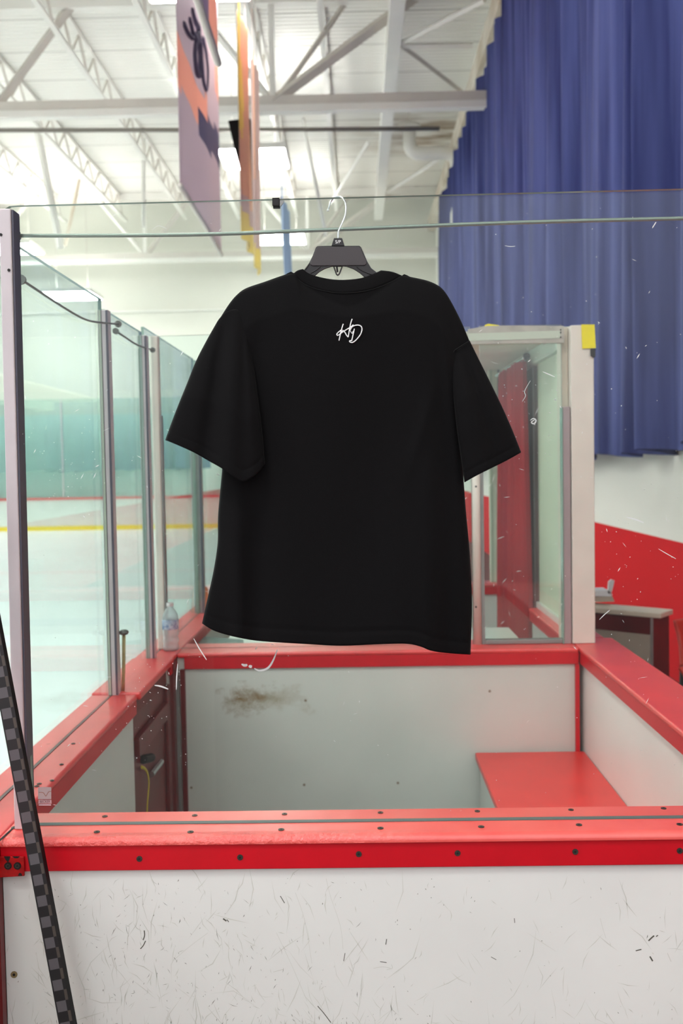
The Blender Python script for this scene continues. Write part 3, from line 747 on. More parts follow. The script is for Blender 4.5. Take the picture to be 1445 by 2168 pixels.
# sticker on the front pane
r = thing('maker_sticker', 'small grey square sticker with a checkmark line at the lower left of the front glass', 'sticker', tuple(P(95, 1685, YS)))
Yk = GY-0.0070
MB().prism([P(80.5, 1666.5, Yk), P(108.5, 1666.5, Yk), P(108.5, 1692, Yk), P(80.5, 1692, Yk)], (0, -0.0002, 0)).build('square', mat('grey_sticker_film', lin((184, 172, 172)), 0.5), r)
MB().prism([P(81.5, 1693.5, Yk), P(109, 1693.5, Yk), P(109, 1701.5, Yk), P(81.5, 1701.5, Yk)], (0, -0.0002, 0)).build('name_strip', mat('pink_grey_film', lin((208, 176, 180)), 0.5), r)
MB().prism([P(82, 1703.5, Yk), P(108, 1703.5, Yk), P(108, 1705, Yk), P(82, 1705, Yk)], (0, -0.0002, 0)).build('web_strip', m_print, r)
q = catmull([P(82, 1677.5, Yk-0.0005), P(91, 1678, Yk-0.0005), P(95, 1683, Yk-0.0005), P(97, 1685.5, Yk-0.0005), P(99.5, 1682, Yk-0.0005), P(103, 1676.5, Yk-0.0005), P(108, 1675.5, Yk-0.0005)], 5)
MB().tube(q, 0.0006, 5, flat=0.3).build('check_line', mat('brown_line', lin((150, 98, 70)), 0.5), r)
MB().prism([P(81, 1670, Yk-0.0003), P(96, 1670, Yk-0.0003), P(96, 1671.5, Yk-0.0003), P(81, 1671.5, Yk-0.0003)], (0, -0.0001, 0)).build('fine_line', mat('pinkish_line', lin((196, 170, 168)), 0.5), r)
cpt = P(95.2, 1697.5, Yk-0.0004)
text_mesh('BECKER', 0.0082, Matrix.Translation(cpt) @ Matrix.Rotation(math.pi/2, 4, 'X') @ Matrix.Diagonal((0.78, 1, 1, 1)), mat('brown_red_lettering', lin((120, 66, 70)), 0.5), 'lettering', r)
# black clip on the top edge
r = thing('glass_clip', 'small black plastic clip on the top edge of the front glass left of the hook', 'clip', tuple(P(587, 430, GY)))
z0 = P(587, 436, GY-0.01).z; z1 = P(587, 421.5, GY-0.01).z
MB().box(P(577, 430, GY).x, P(592, 430, GY).x, GY-0.014, GY-0.0065, z0, z1).box(P(577, 430, GY).x, P(592, 430, GY).x, GY+0.0065, GY+0.014, z0, z1).box(P(577, 430, GY).x, P(592, 430, GY).x, GY-0.014, GY+0.014, z1, z1+0.002).build('clamp', m_screwd, r, bevel=0.002)
MB().prism([P(592, 424, GY-0.012), P(601, 425, GY-0.012), P(599, 430, GY-0.012), P(594, 436, GY-0.012), P(592, 436, GY-0.012)], (0, 0.005, 0)).build('lip', m_alug, r)
# left front post
r = thing('glass_post', 'tall aluminium post at the front left corner of the box, nearest and widest', 'post', tuple(P(55, 1745, 2.09)))
def qz(px, py, Y): return P(px, py, Y)
tA, tB = P(-3, 441, 2.078), P(22, 441, 2.078); bA_, bB_ = P(30, 1754, 2.078), P(56, 1754, 2.078)
zb = ZC; 
for nm, a, b2, c_, d_, y0, y1, mm in (('extrusion', tA, tB, bB_, bA_, 2.078, 2.100, m_alu),):
    MB().prism([tA, tB, Vector((bB_.x, 2.078, zb)), Vector((bA_.x, 2.078, zb))], (0, 0.034, 0)).build('extrusion', m_alu, r, bevel=0.003)
MB().prism([Vector((tB.x+0.0006, 2.082, tB.z-0.002)), Vector((tB.x+0.0006, 2.121, tB.z-0.002)), Vector((bB_.x+0.0006, 2.121, zb)), Vector((bB_.x+0.0006, 2.082, zb))], (0.0035, 0, 0)).build('gasket_strip', m_alud, r)
for px, py in ((2, 497), (19, 572)):
    screw(r, P(px, py, 2.0775), (0, -1, 0), 0.003, m_screwd, dark=False)
# side panes
def pane_y(X, y0, y1, z0, z1, label, glassm=m_glass_s, n=40):
    mb = MB().box(X-0.006, X+0.006, y0, y1, z0, z1)
    mb.m = [1, 1, 1, 0, 1, 0]
    for _ in range(n):
        y, z = random.uniform(y0, y1), random.uniform(z0, z1); L = random.uniform(0.001, 0.012)*random.random()+0.001; a = random.random()*3.1; w = 0.0006
        dy, dz = math.cos(a)*L, math.sin(a)*L; X2 = X+0.0063
        mb.add([(X2, y-dy, z-dz), (X2, y+w, z-w), (X2, y+dy, z+dz), (X2, y-w, z+w)], [(0, 1, 2, 3)], 2)
    return tag(mb.build('rink_glass', [glassm, m_edge, m_speck], fixn=False), label, 'glass')
XG = -0.845
zL = PX(66, 540, XG).z
pane_y(XG, 2.13, 3.322, ZC, zL, 'left side glass pane nearest the camera, tallest in the photo')
pane_y(XG, 3.363, 3.94, ZC, PX(236, 666, XG).z, 'short left side glass pane over the red gate')
pane_y(XG, 3.985, 5.18, ZC, zL, 'left side glass pane beyond the bottle and white corner post')
pane_y(XG, 5.24, 6.25, ZC, zL, 'furthest left side glass pane beyond the green-grey post')
def post(px0, px1, py, Y, top, label, m=m_alu, dp=0.04, X=None, grp=None):
    x0, x1 = P(px0, py, Y).x, P(px1, py, Y).x
    r = thing('glass_post', label, 'post', ((x0+x1)/2, Y, ZC), grp)
    MB().box(x0, x1, Y-dp/2, Y+dp/2, ZC, top).build('extrusion', m, r, bevel=0.002)
    w = x1-x0
    MB().box(x1-w*0.24, x1-w*0.02, Y-dp/2-0.0015, Y-dp/2+0.001, ZC+0.002, top-0.002).build('gasket_strip', m_alud, r)
    MB().box(x0+w*0.10, x0+w*0.30, Y-dp/2-0.0012, Y-dp/2+0.001, ZC+0.002, top-0.002).build('glass_edge_strip', m_pedge, r)
    return r
post(221.5, 243.5, 1100, 3.342, P(230, 656, 3.33).z, 'slim aluminium post on the left board just before the gate')
post(303, 322, 1100, 3.962, P(308, 710, 3.95).z, 'slim aluminium post on the left board just after the gate')
# white corner post (round)
r = thing('corner_post', 'pale round corner post behind the water bottle at the far left corner', 'post', tuple(P(336, 1380, 4.12)))
xx = P(337, 1100, 4.18).x
MB().box(xx-0.016, xx+0.016, 4.16, 4.205, ZC, P(330, 712, 4.18).z).build('extrusion', m_post, r, bevel=0.006)
MB().box(xx+0.0165, xx+0.0225, 4.165, 4.205, ZC, P(340, 880, 4.18).z).build('gasket_strip', m_alug, r)
post(411, 431, 1150, 5.21, ZT+0.42, 'green-grey post on the left board beyond the penalty box', m_alug)
# support rods
def rod(name, pts, rad, label, m=m_rod, ball=0.011, nball=2):
    r = thing(name, label, 'rod', tuple(pts[0]))
    MB().tube(pts, rad, 8).build('rod', m, r, smooth=True)
    ends = [(pts[0], pts[1])] + ([(pts[-1], pts[-2])] if nball > 1 else [])
    for p, q in ends:
        d = (Vector(q)-Vector(p)).normalized()
        MB().tube([Vector(p)-d*0.004, Vector(p)+d*0.004], ball, 12).build('end_fitting', m, r, smooth=False)
rod('support_rod', catmull([P(38, 499, 2.135), P(400, 497, 2.135), P(720, 485.5, 2.135), P(1100, 471, 2.135), P(1500, 461, 2.135)], 6), 0.0042, 'long grey-green support rod behind the front glass below its top edge', ball=0.009)
rod('support_cable', catmull([PX(45, 592, XG+0.02), PX(80, 615, XG+0.02), PX(130, 648, XG+0.02), PX(175, 674, XG+0.02), PX(205, 682, XG+0.02), PX(250, 686, XG+0.03)], 5), 0.0035, 'sagging grey cable along the near left side glass', m_cable, 0.012)
rod('support_cable', catmull([PX(245, 701, XG+0.02), PX(265, 714, XG+0.02), PX(290, 730, XG+0.02), PX(323, 741, XG+0.02)], 5), 0.0035, 'short sagging cable above the gate along the left glass', m_cable, 0.011)
# far pane
YG2 = 4.19
def pane_x(x0, x1, Y, z0, z1a, z1b, label, glassm, n=60, th=0.012):
    mb = MB().prism([(x0, Y-th/2, z0), (x1, Y-th/2, z0), (x1, Y-th/2, z1b), (x0, Y-th/2, z1a)], (0, th, 0), 0, 1)
    for _ in range(n):
        x, z = random.uniform(x0, x1), random.uniform(z0, z1a); L = random.uniform(0.001, 0.03)*random.random()+0.001; a = random.random()*3.1; w = 0.001
        dx, dz = math.cos(a)*L, math.sin(a)*L; Y2 = Y-th/2-0.0003
        mb.add([(x-dx, Y2, z-dz), (x+w, Y2, z-w), (x+dx, Y2, z+dz), (x-w, Y2, z+w)], [(0, 1, 2, 3)], 2)
    return tag(mb.build('rink_glass', [glassm, m_edger, m_speck], fixn=False), label, 'glass')
xm = P(1009, 1200, YG2).x
xr = P(1190, 1100, YG2).x
pane_x(P(343, 1100, YG2).x, xm-0.02, YG2, ZC, P(330, 712, YG2).z, P(1009, 692, YG2).z, 'wide glass pane standing on the back board behind the shirt', m_glass_b)
o = pane_x(xm+0.02, xr, YG2, ZC+0.02, P(1015, 690, YG2).z, P(1190, 688, YG2).z, 'narrow glass pane of the back board right of the shirt', m_glass_b, 50)
r = thing('mullion_post', 'pale round post between the two back glass panes at the right hem of the shirt', 'post', (xm, YG2, ZC))
MB().tube([(xm, YG2, ZC), (xm, YG2, ZT+0.30)], 0.019, 16).build('tube', m_post, r, smooth=True)
MB().box(xm+0.017, xm+0.03, YG2-0.012, YG2+0.012, ZC, ZT+0.30).build('gasket_strip', m_alug, r)
for py in (1030, 1285):
    p = P(1007, py, YG2-0.019); screw(r, p, (0, -1, 0), 0.004, m_screwd, dark=False)
r = thing('window_header', 'battered grey metal header strip along the top of the narrow back pane', 'rail', (0.65, YG2, ZT+0.55))
MB().prism([P(990, 697, YG2-0.02), P(1030, 690, YG2-0.02), P(1085, 689, YG2-0.02), P(1193, 690, YG2-0.02), P(1194, 726, YG2-0.02), P(990, 729, YG2-0.02)], (0, 0.01, 0)).build('strip', mat('hazy_grey_metal', lin((182, 176, 166)), 0.5, var=0.3, vscale=14), r, bevel=0.001)
MB().prism([P(990, 706, YG2-0.0215), P(1185, 700, YG2-0.0215), P(1185, 716, YG2-0.0215), P(992, 722, YG2-0.0215)], (0, 0.001, 0)).build('pale_band', mat('pale_green_band', lin((188, 196, 180)), 0.5), r)
MB().prism([P(1026, 688, YG2-0.012), P(1033, 685.5, YG2-0.012), P(1056, 688.5, YG2-0.012), P(1056, 690.5, YG2-0.012), P(1026, 690.5, YG2-0.012)], (0, 0.012, 0)).build('tape_scrap', m_yellow, r)
for px, py in ((1186, 698), (1186, 704), (1186, 714)): screw(r, P(px, py, YG2-0.0216), (0, -1, 0), 0.003, m_screwd, dark=False)
r = thing('window_sill', 'grey sill strip under the narrow back pane', 'rail', (0.65, YG2, ZC))
MB().box(xm+0.03, xr, YG2-0.02, YG2+0.02, ZC+0.001, ZC+0.019).build('strip', m_alug, r, bevel=0.002)
r = thing('channel_post', 'grey metal channel standing against the white wooden post', 'post', tuple(P(1199, 1355, 4.17)))
x0, x1 = P(1191.5, 1100, 4.17).x, P(1207, 1100, 4.17).x
zt = P(1200, 861, 4.17).z
MB().box(x0, x1, 4.165, 4.205, ZC+0.0, zt).build('channel', mat('mauve_grey_metal', lin((168, 152, 154)), 0.45, 0.2, var=0.1, vscale=6), r, bevel=0.002)
MB().box(x0-0.005, x0-0.0005, 4.162, 4.20, ZC, zt-0.002).build('edge_strip', m_edge, r)
# white wooden post
r = thing('wooden_post', 'thick white painted wooden post with a yellow card on top at the far right corner', 'post', (1.0, 4.2, ZC))
x0, x1 = P(1210, 1100, 4.16).x, P(1258.5, 1100, 4.16).x; zt = P(1235, 688, 4.16).z
MB().box(x0, x1, 4.16, 4.25, ZC, zt).build('post_body', m_post, r, bevel=0.004)
MB().box(x0-0.032, x0-0.001, 4.21, 4.29, ZC, zt).build('side_board', m_rust, r, bevel=0.002)
o = MB().prism([P(1230, 687, 4.154), P(1258, 687, 4.154), P(1260.5, 737, 4.154), P(1232, 738, 4.154)], (0, 0.003, 0)).build('yellow_card', m_yellow, smooth=False)
tag(o, 'bright yellow card stuck on the top of the white wooden post', 'card')
o = MB().prism([P(1249.5, 738, 4.148), P(1260, 738, 4.148), P(1260, 755, 4.148), P(1256, 757.5, 4.148), P(1250, 753, 4.148)], (0, 0.008, 0)).build('door_catch', m_screwd, bevel=0.002)
tag(o, 'small black catch just under the yellow card', 'catch')

# ---- water bottle
def bottle(cpt):
    r = thing('water_bottle', 'clear plastic water bottle with blue label on the far left corner cap', 'bottle', tuple(cpt))
    m_pet = bpy.data.materials.new('clear_pet'); t = NT(m_pet); t.n.remove(t.b)
    tr = t.new('ShaderNodeBsdfTransparent'); tr.inputs[0].default_value = (0.90, 0.94, 0.95, 1)
    gl = t.new('ShaderNodeBsdfGlossy'); gl.inputs['Roughness'].default_value = 0.08
    lw = t.new('ShaderNodeLayerWeight'); lw.inputs['Blend'].default_value = 0.5
    f = t.math('ADD', t.math('MULTIPLY', t.math('POWER', lw.outputs['Facing'], 2.5), 0.7), 0.10, True)
    mx = t.new('ShaderNodeMixShader'); t.l.new(f, mx.inputs[0]); t.l.new(tr.outputs[0], mx.inputs[1]); t.l.new(gl.outputs[0], mx.inputs[2]); df = t.new('ShaderNodeBsdfDiffuse'); df.inputs[0].default_value = (0.8, 0.82, 0.83, 1); m2 = t.new('ShaderNodeMixShader'); m2.inputs[0].default_value = 0.28
    t.l.new(mx.outputs[0], m2.inputs[1]); t.l.new(df.outputs[0], m2.inputs[2]); t.l.new(m2.outputs[0], t.o.inputs[0])
    prof = [(0.026, 0.0), (0.032, 0.004), (0.033, 0.02), (0.030, 0.028), (0.033, 0.036), (0.033, 0.05), (0.030, 0.058), (0.033, 0.066), (0.0335, 0.09), (0.0335, 0.135), (0.031, 0.152), (0.022, 0.170), (0.013, 0.180), (0.012, 0.187)]
    MB().lathe(cpt, prof, 24).build('body', m_pet, r, smooth=True)
    MB().lathe(cpt, [(0.0342, 0.092), (0.0345, 0.093), (0.0345, 0.130), (0.0342, 0.131)], 24).build('wrap_label', mat('blue_white_label', lin((78, 106, 156)), 0.4, var=0.9, vscale=70, c2=lin((206, 214, 226))), r, smooth=True)
    MB().lathe(cpt, [(0.0145, 0.187), (0.0148, 0.188), (0.0148, 0.200), (0.013, 0.2025)], 20).build('cap', mat('white_cap', lin((222, 214, 214)), 0.4), r, smooth=True)
bottle(PZ(362, 1377, ZC))

# ================================================================== NEXT BOX, seen through the back glass
r = thing('scorer_table', 'white scorer table top behind the back glass with a grey-green mat on it', 'table', (0, 4.7, 0))
MB().box(XL1+0.11, XR0-0.14, YB1+0.002, 5.05, 0.955, 0.985).build('table_top', m_white2, r, bevel=0.004)
MB().box(XL1+0.14, XL1+0.18, 4.3, 4.34, 0, 0.955).build('leg', m_alug, r); MB().box(0.6, 0.64, 4.3, 4.34, 0, 0.955).build('leg', m_alug, r)
MB().box(XL1+0.14, XL1+0.18, 4.95, 4.99, 0, 0.955).build('leg', m_alug, r); MB().box(0.6, 0.64, 4.95, 4.99, 0, 0.955).build('leg', m_alug, r)
zt_ = 0.9865
o = MB().prism([PZ(372, 1344, 1.0), PZ(440, 1346, 1.0), PZ(515, 1351, 1.0), PZ(516, 1366, 1.0), PZ(440, 1368, 1.0), PZ(372, 1368, 1.0)], (0, 0, 0.004))
o = MB().prism([Vector((p.x, p.y, zt_)) for p in (PZ(380, 1352, zt_), PZ(440, 1353, zt_), PZ(515, 1359, zt_), PZ(518, 1376, zt_), PZ(440, 1376, zt_), PZ(380, 1374, zt_))], (0, 0, 0.012)).build('table_mat', mat('grey_green_mat', lin((122, 138, 134)), 0.7, var=0.2, vscale=30), bevel=0.002)
tag(o, 'grey-green folded mat lying on the white scorer table behind the bottle', 'mat')
# small orange cone on the left cap
c = PZ(436, 1296, ZC); 
r = thing('marker_cone', 'small orange cone on the left cap rail peeking out beside the shirt hem', 'cone', tuple(c))
MB().box(c.x-0.03, c.x+0.03, c.y-0.03, c.y+0.03, ZC+0.0005, ZC+0.006).build('base', m_orange, r)
MB().lathe((c.x, c.y, ZC+0.006), [(0.026, 0), (0.02, 0.05), (0.011, 0.12), (0.006, 0.13)], 16).build('cone_body', mat('orange_cone', lin((232, 120, 62)), 0.5), r, smooth=True)
# cross board
r = thing('dasher_board', 'distant cross board with red cap at the far end of the next box', 'board', (0, 6.4, 0))
MB().box(XL1, XR0-0.02, 6.31, 6.45, 0, ZC-0.02).build('board_panel', m_white2, r)
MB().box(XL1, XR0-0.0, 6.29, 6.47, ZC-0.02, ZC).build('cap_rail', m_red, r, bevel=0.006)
MB().box(XL1, XR0-0.02, 6.296, 6.31, ZC-0.068, ZC-0.02).build('front_fascia', m_redf, r)
o = pane_x(XL1+0.05, 0.80, 6.38, ZC, ZT+0.5, ZT+0.5, 'distant glass pane on the cross board of the next box', m_glass_b, 20)
r = post(1036, 1060, 1100, 6.38, ZT+0.62, 'pale green post on the distant cross board beside the red curtain', m_green)
# pale green panel, header beam, brown jamb, red curtain
r = thing('partition_panel', 'pale green upright panel beside the wooden post in the next box', 'panel', (0.97, 4.6, ZC))
MB().box(0.950, 0.970, YB1+0.005, 5.24, ZC, ZT+0.51).build('board', m_green, r)
MB().box(0.945, 0.950, 4.66, 4.69, ZC+0.03, ZT+0.51).build('batten', m_white2, r)
MB().box(0.933, 0.950, YB1+0.005, 5.24, ZC, ZC+0.03).build('bottom_trim', m_white2, r)
r = thing('header_beam', 'pale boxed header beam running away above the red curtain', 'beam', (0.93, 5.5, ZT+0.5))
a0, a1 = PX(1179, 727, 0.90), PX(1178, 752, 0.90)
yA, yB = 4.50, 8.6
MB().box(0.925, 1.04, yA, yB, ZT+0.513, ZT+0.603).build('beam_body', mat('pale_mint_beam', lin((214, 224, 208)), 0.5), r, bevel=0.006)
MB().box(0.50, 0.924, yA+0.1, yB, ZT+0.588, ZT+0.602).build('roof_sheet', m_rust, r)
r = thing('door_jamb', 'grey-brown upright board between the red curtain and the pale green panel', 'board', (0.95, 5.3, 0))
MB().box(0.950, 0.980, 5.35, 5.66, 0.0, ZT+0.51).build('board', m_brown, r)
MB().box(0.945, 0.950, 5.35, 5.365, 0.0, ZT+0.51).build('edge_trim', m_alug, r)
def redf(u, v):
    y = 5.24+(6.1-5.24)*u; ph = u*2*math.pi*6.5+0.9*math.sin(u*9)
    amp = 0.022+0.032*v
    return (0.872+amp*math.sin(ph+0.5*math.sin(v*3))+0.01*math.sin(2.3*ph), y+0.008*math.sin(v*5+u*7), ZT+0.530+(0.12-ZT-0.522)*v)
r = thing('box_curtain', 'narrow red curtain hanging under the pale header beam', 'curtain', (0.875, 5.8, 0.12))
MB().grid(redf, 140, 16).build('cloth', m_redc, r, smooth=True)
MB().tube([(0.872, 5.12, ZT+0.538), (0.872, 6.2, ZT+0.538)], 0.010, 8).build('curtain_rod', m_steel, r)
MB().lathe((0.872, 5.11, ZT+0.538), [(0.001, -0.02), (0.018, -0.012), (0.02, 0.0), (0.01, 0.015)], 12, axis='Y').build('finial', m_dark, r, smooth=True)
# dark stacked seats far behind
def seatstack(X, Y, label):
    r = thing('stadium_seat', label, 'seat', (X, Y, 0))
    MB().box(X-0.2, X+0.2, Y, Y+0.05, 0.62, 1.0).build('backrest', m_orange, r, bevel=0.02)
    MB().box(X-0.2, X+0.2, Y-0.35, Y, 0.42, 0.48).build('seat', m_screwd, r, bevel=0.01)
    MB().box(X-0.18, X-0.14, Y-0.3, Y, 0, 0.42).build('leg', m_black, r); MB().box(X+0.14, X+0.18, Y-0.3, Y, 0, 0.42).build('leg', m_black, r)
seatstack(1.45, 9.2, 'orange-red seat with black base far behind the brown board')

# ================================================================== RIGHT WALKWAY
YT = 6.4
r = thing('walkway_table', 'table with pale top and grey side panel in the walkway right of the wooden post', 'table', (1.6, YT, 0))
ZTb = 0.93
pA, pB = PZ(1398, 1299, ZTb), PZ(1424, 1290, ZTb)
pC, pD = PZ(1262, 1276, ZTb), PZ(1255, 1287, ZTb)
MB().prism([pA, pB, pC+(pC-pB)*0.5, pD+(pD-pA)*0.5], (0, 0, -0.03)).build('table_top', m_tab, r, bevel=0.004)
dX = Vector((-0.03, 0.015, 0)); yA_ = pA.y+0.02
pL = pD+(pD-pA)*0.3; off = Vector((0.0, 0.03, 0))
MB().prism([Vector((pL.x, pL.y+0.03, 0.9)), Vector((pA.x-0.04, pA.y+0.03, 0.9)), Vector((pA.x-0.04, pA.y+0.03, 0.80)), Vector((pL.x, pL.y+0.03, 0.80))], (0, 0.02, 0)).build('apron', m_redd, r)
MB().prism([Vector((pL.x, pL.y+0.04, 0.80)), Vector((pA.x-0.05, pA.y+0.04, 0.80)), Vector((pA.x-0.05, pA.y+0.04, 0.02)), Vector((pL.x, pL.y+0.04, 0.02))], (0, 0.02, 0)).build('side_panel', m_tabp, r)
MB().box(pA.x-0.05, pA.x-0.035, pA.y+0.03, pA.y+0.09, 0.0, 0.9).build('edge_strip', m_alug, r)
MB().prism([Vector((pA.x-0.035, pA.y+0.04, 0.9)), Vector((pB.x-0.03, pB.y-0.02, 0.9)), Vector((pB.x-0.03, pB.y-0.02, 0.0)), Vector((pA.x-0.035, pA.y+0.04, 0.0))], (0, 0.02, 0)).build('end_panel', m_redd, r)
# paper box on it
r = thing('paper_tray', 'crumpled white papers and tray on the walkway table', 'papers', tuple(PZ(1285, 1280, ZTb)))
c0 = PZ(1272, 1281, ZTb)
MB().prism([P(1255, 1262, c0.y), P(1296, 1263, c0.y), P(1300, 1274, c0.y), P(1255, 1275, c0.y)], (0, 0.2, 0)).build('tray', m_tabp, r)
MB().prism([P(1255, 1251, c0.y), P(1288, 1250, c0.y), P(1296, 1259, c0.y), P(1292, 1263, c0.y), P(1255, 1264, c0.y)], (0, 0.15, 0.0)).build('paper_stack', m_paper, r)
MB().prism([P(1286, 1256, c0.y), P(1288, 1232, c0.y), P(1294, 1227, c0.y), P(1300, 1229, c0.y), P(1298, 1240, c0.y), P(1293, 1257, c0.y)], (0, 0.02, 0)).build('folded_sheet', m_paper, r)
# orange-red seats at the right edge
def redseat(px, py0, py1, Y, label):
    a = P(px, py1, Y); w = 0.42; top = P(px, py0, Y).z
    r = thing('plastic_seat', label, 'seat', (a.x+w/2, Y, a.z))
    def f(u, v):
        x = a.x + 0.02*math.sin(v*3)+ w*u; z = top+(a.z-top)*v
        return (x+0.03*(1-v)*0, Y+0.10*(2*u-1)**2*-1+0.12*v*v*-1, z)
    MB().grid(f, 16, 16).build('shell', m_orange, r, smooth=True, solid=0.02)
    MB().tube([(a.x+0.08, Y, a.z), (a.x+0.05, Y-0.05, 0)], 0.015, 8).build('leg', m_black, r)
    MB().tube([(a.x+w-0.08, Y, a.z), (a.x+w-0.05, Y-0.05, 0)], 0.015, 8).build('leg', m_black, r)
    MB().box(a.x+0.05, a.x+w-0.05, Y-0.45, Y-0.05, a.z-0.03, a.z+0.01).build('seat_pan', m_orange, r, bevel=0.01)
redseat(1416, 1308, 1395, 6.2, 'orange-red plastic seat at the right edge beside the walkway table')
redseat(1424, 1405, 1440, 5.3, 'lower orange-red seat at the right edge nearer than the other')

# ================================================================== HOCKEY STICK
r = thing('hockey_stick', 'black carbon hockey stick with checkered shaft leaning on the front board', 'hockey stick', (-0.45, 1.9, 0))
def cen(py, Y):                                   # left edge and width of the shaft face along the photo
    x = 19 + (py-1600)*0.192
    return x
Yb, Yt = 1.935, 1.985
pb = P(cen(2168, Yb)+16, 2168, Yb); pt = P(cen(1500, Yt)+19, 1500, Yt)
ax = (pt-pb).normalized()
L0 = pb - ax*((pb.z-0.04)/ax.z); L1 = pb + ax*((1.80-pb.z)/ax.z)
wx = Vector((1, 0, 0)); wx = (wx - ax*wx.dot(ax)).normalized()
ang = math.radians(2); wy = ax.cross(wx)
if wy.y < 0: wy = -wy
fx = (wx*math.cos(ang)+wy*math.sin(ang)).normalized(); fy = (wy*math.cos(ang)-wx*math.sin(ang)).normalized()
fw, fd = 0.0145, 0.0105
Ltot = (L1-L0).length; nrow = int(Ltot/0.021)
m_c1 = mat('matte_black_carbon', lin((24, 21, 23)), 0.5); m_c2 = mat('grey_carbon_square', lin((88, 84, 88)), 0.35)
m_c3 = mat('glossy_black_carbon', lin((12, 11, 13)), 0.6, spec=0.12)
mb = MB()
for k in range(nrow):
    s0, s1 = Ltot*k/nrow, Ltot*(k+1)/nrow
    cols = [(-fw, -fw*0.80), (-fw*0.80, fw*0.50), (fw*0.50, fw*0.90), (fw*0.90, fw)]
    for ci, (u0, u1) in enumerate(cols):
        mi = 0 if ci in (0, 3) else (1 if (k+ci) % 2 else 0)
        if ci == 2: mi = (2 if mi else 0)
        off = -fy*fd
        a = L0+ax*s0; b = L0+ax*s1
        mb.add([a+fx*u0+off, a+fx*u1+off, b+fx*u1+off, b+fx*u0+off], [(0, 1, 2, 3)], mi)
    a = L0+ax*s0; b = L0+ax*s1
    mb.add([a+fx*fw-fy*fd, a+fx*fw+fy*fd, b+fx*fw+fy*fd, b+fx*fw-fy*fd], [(0, 1, 2, 3)], 3)
    mb.add([a-fx*fw-fy*fd, b-fx*fw-fy*fd, b-fx*fw+fy*fd, a-fx*fw+fy*fd], [(0, 1, 2, 3)], 3)
    mb.add([a-fx*fw+fy*fd, b-fx*fw+fy*fd, b+fx*fw+fy*fd, a+fx*fw+fy*fd], [(0, 1, 2, 3)], 3)
for e in (L0, L1): mb.add([e-fx*fw-fy*fd, e+fx*fw-fy*fd, e+fx*fw+fy*fd, e-fx*fw+fy*fd], [(0, 1, 2, 3)], 3)
m_c4 = mat('grey_brown_carbon_square', lin((76, 68, 62)), 0.4)
mb.build('shaft', [m_c1, m_c2, m_c4, m_c3], r, weld=True)
mbb = MB(); Lb = L0
mbb.prism([Lb+Vector((-0.015, 0, 0.05)), Lb+Vector((0.02, 0, 0.05)), Lb+Vector((0.10, 0.0, 0.045)), Lb+Vector((0.29, 0, 0.035)), Lb+Vector((0.30, 0, -0.03)), Lb+Vector((0.05, 0, -0.038)), Lb+Vector((0.0, 0, -0.03))], (0, -0.008, 0))
mbb.build('blade', m_c3, r, bevel=0.003)

# ================================================================== HANGER
HY = 2.066
r = thing('coat_hanger', 'black plastic clothes hanger with a wire hook over the top of the glass', 'hanger', tuple(P(715, 560, HY)))
def hp(x, y, Y=HY): return P(600+x/5.558, 400+y/5.558, Y)
q = [hp(522, 250, 2.130), hp(533, 215, 2.131), hp(555, 150, 2.131), hp(585, 110, 2.128), hp(625, 90, 2.119), hp(665, 92, 2.104), hp(705, 122, 2.088), hp(728, 175, 2.080), hp(732, 250, 2.076), hp(718, 330, 2.072), hp(685, 410, 2.068), hp(652, 480, HY), hp(643, 520, HY), hp(642, 590, HY)]
hk = catmull(q, 8)
MB().tube(hk, 0.00175, 10).build('hook', m_steel, r, smooth=True)
MB().lathe(hk[0], [(0.0001, -0.003), (0.0026, -0.002), (0.0028, 0.0), (0.002, 0.002), (0.0001, 0.003)], 10).build('hook_tip', m_print, r, smooth=True)
MB().prism([hp(592, 577, HY-0.005), hp(688, 577, HY-0.005), hp(718, 670, HY-0.005), hp(562, 670, HY-0.005)], (0, 0.010, 0)).build('size_tab', m_hangd, r, bevel=0.0011)
tp = hp(640, 624, HY-0.0056)
text_mesh('S/P', 0.0092, Matrix.Translation(tp) @ Matrix.Rotation(math.pi/2, 4, 'X'), m_print, 'size_lettering', r)
body = [(430, 670), (520, 667), (760, 667), (893, 667), (912, 685), (945, 760), (985, 855), (1030, 930), (1110, 992), (1350, 1110), (1620, 1240), (1800, 1330), (1815, 1375), (1790, 1400), (1600, 1320), (1300, 1190), (1050, 1085), (950, 1035),
        (890, 985), (820, 940), (740, 912), (660, 905), (560, 912), (480, 940), (420, 975), (365, 1025), (200, 1095), (0, 1175), (-250, 1280), (-395, 1345), (-425, 1310), (-400, 1270), (-200, 1180), (60, 1050), (240, 950), (300, 870), (340, 790), (378, 690), (395, 672)]
MB().prism([hp(a, b, HY-0.003) for a, b in body], (0, 0.006, 0)).build('frame', m_hangd, r, bevel=0.0012)
def inner(s, pts, y, off, m, nm):
    MB().prism([hp(a, b, y) for a, b in pts], (0, off, 0)).build(nm, m, r, bevel=0.0011)
inner(0, [(405, 682), (520, 680), (885, 680), (902, 692), (938, 775), (972, 845), (975, 880), (955, 900), (340, 905), (315, 890), (315, 865), (350, 790), (388, 695)], HY-0.0055, 0.004, m_hang, 'face_plate')
def ribs(pts): MB().tube(catmull([hp(a, b, HY-0.0038) for a, b in pts], 5), 0.0011, 6).build('rib', m_hangd, r, smooth=True)
ribs([(435, 910), (390, 950), (320, 990)]); ribs([(855, 910), (920, 960), (1030, 1005)])
ribs([(300, 880), (270, 930), (250, 950)]); ribs([(560, 908), (480, 935), (420, 970), (362, 1022)]); ribs([(740, 908), (820, 936), (890, 980), (952, 1030)])
lp = [(588, 908), (612, 975), (622, 1003), (637, 1014), (652, 1003), (665, 975), (690, 908)]
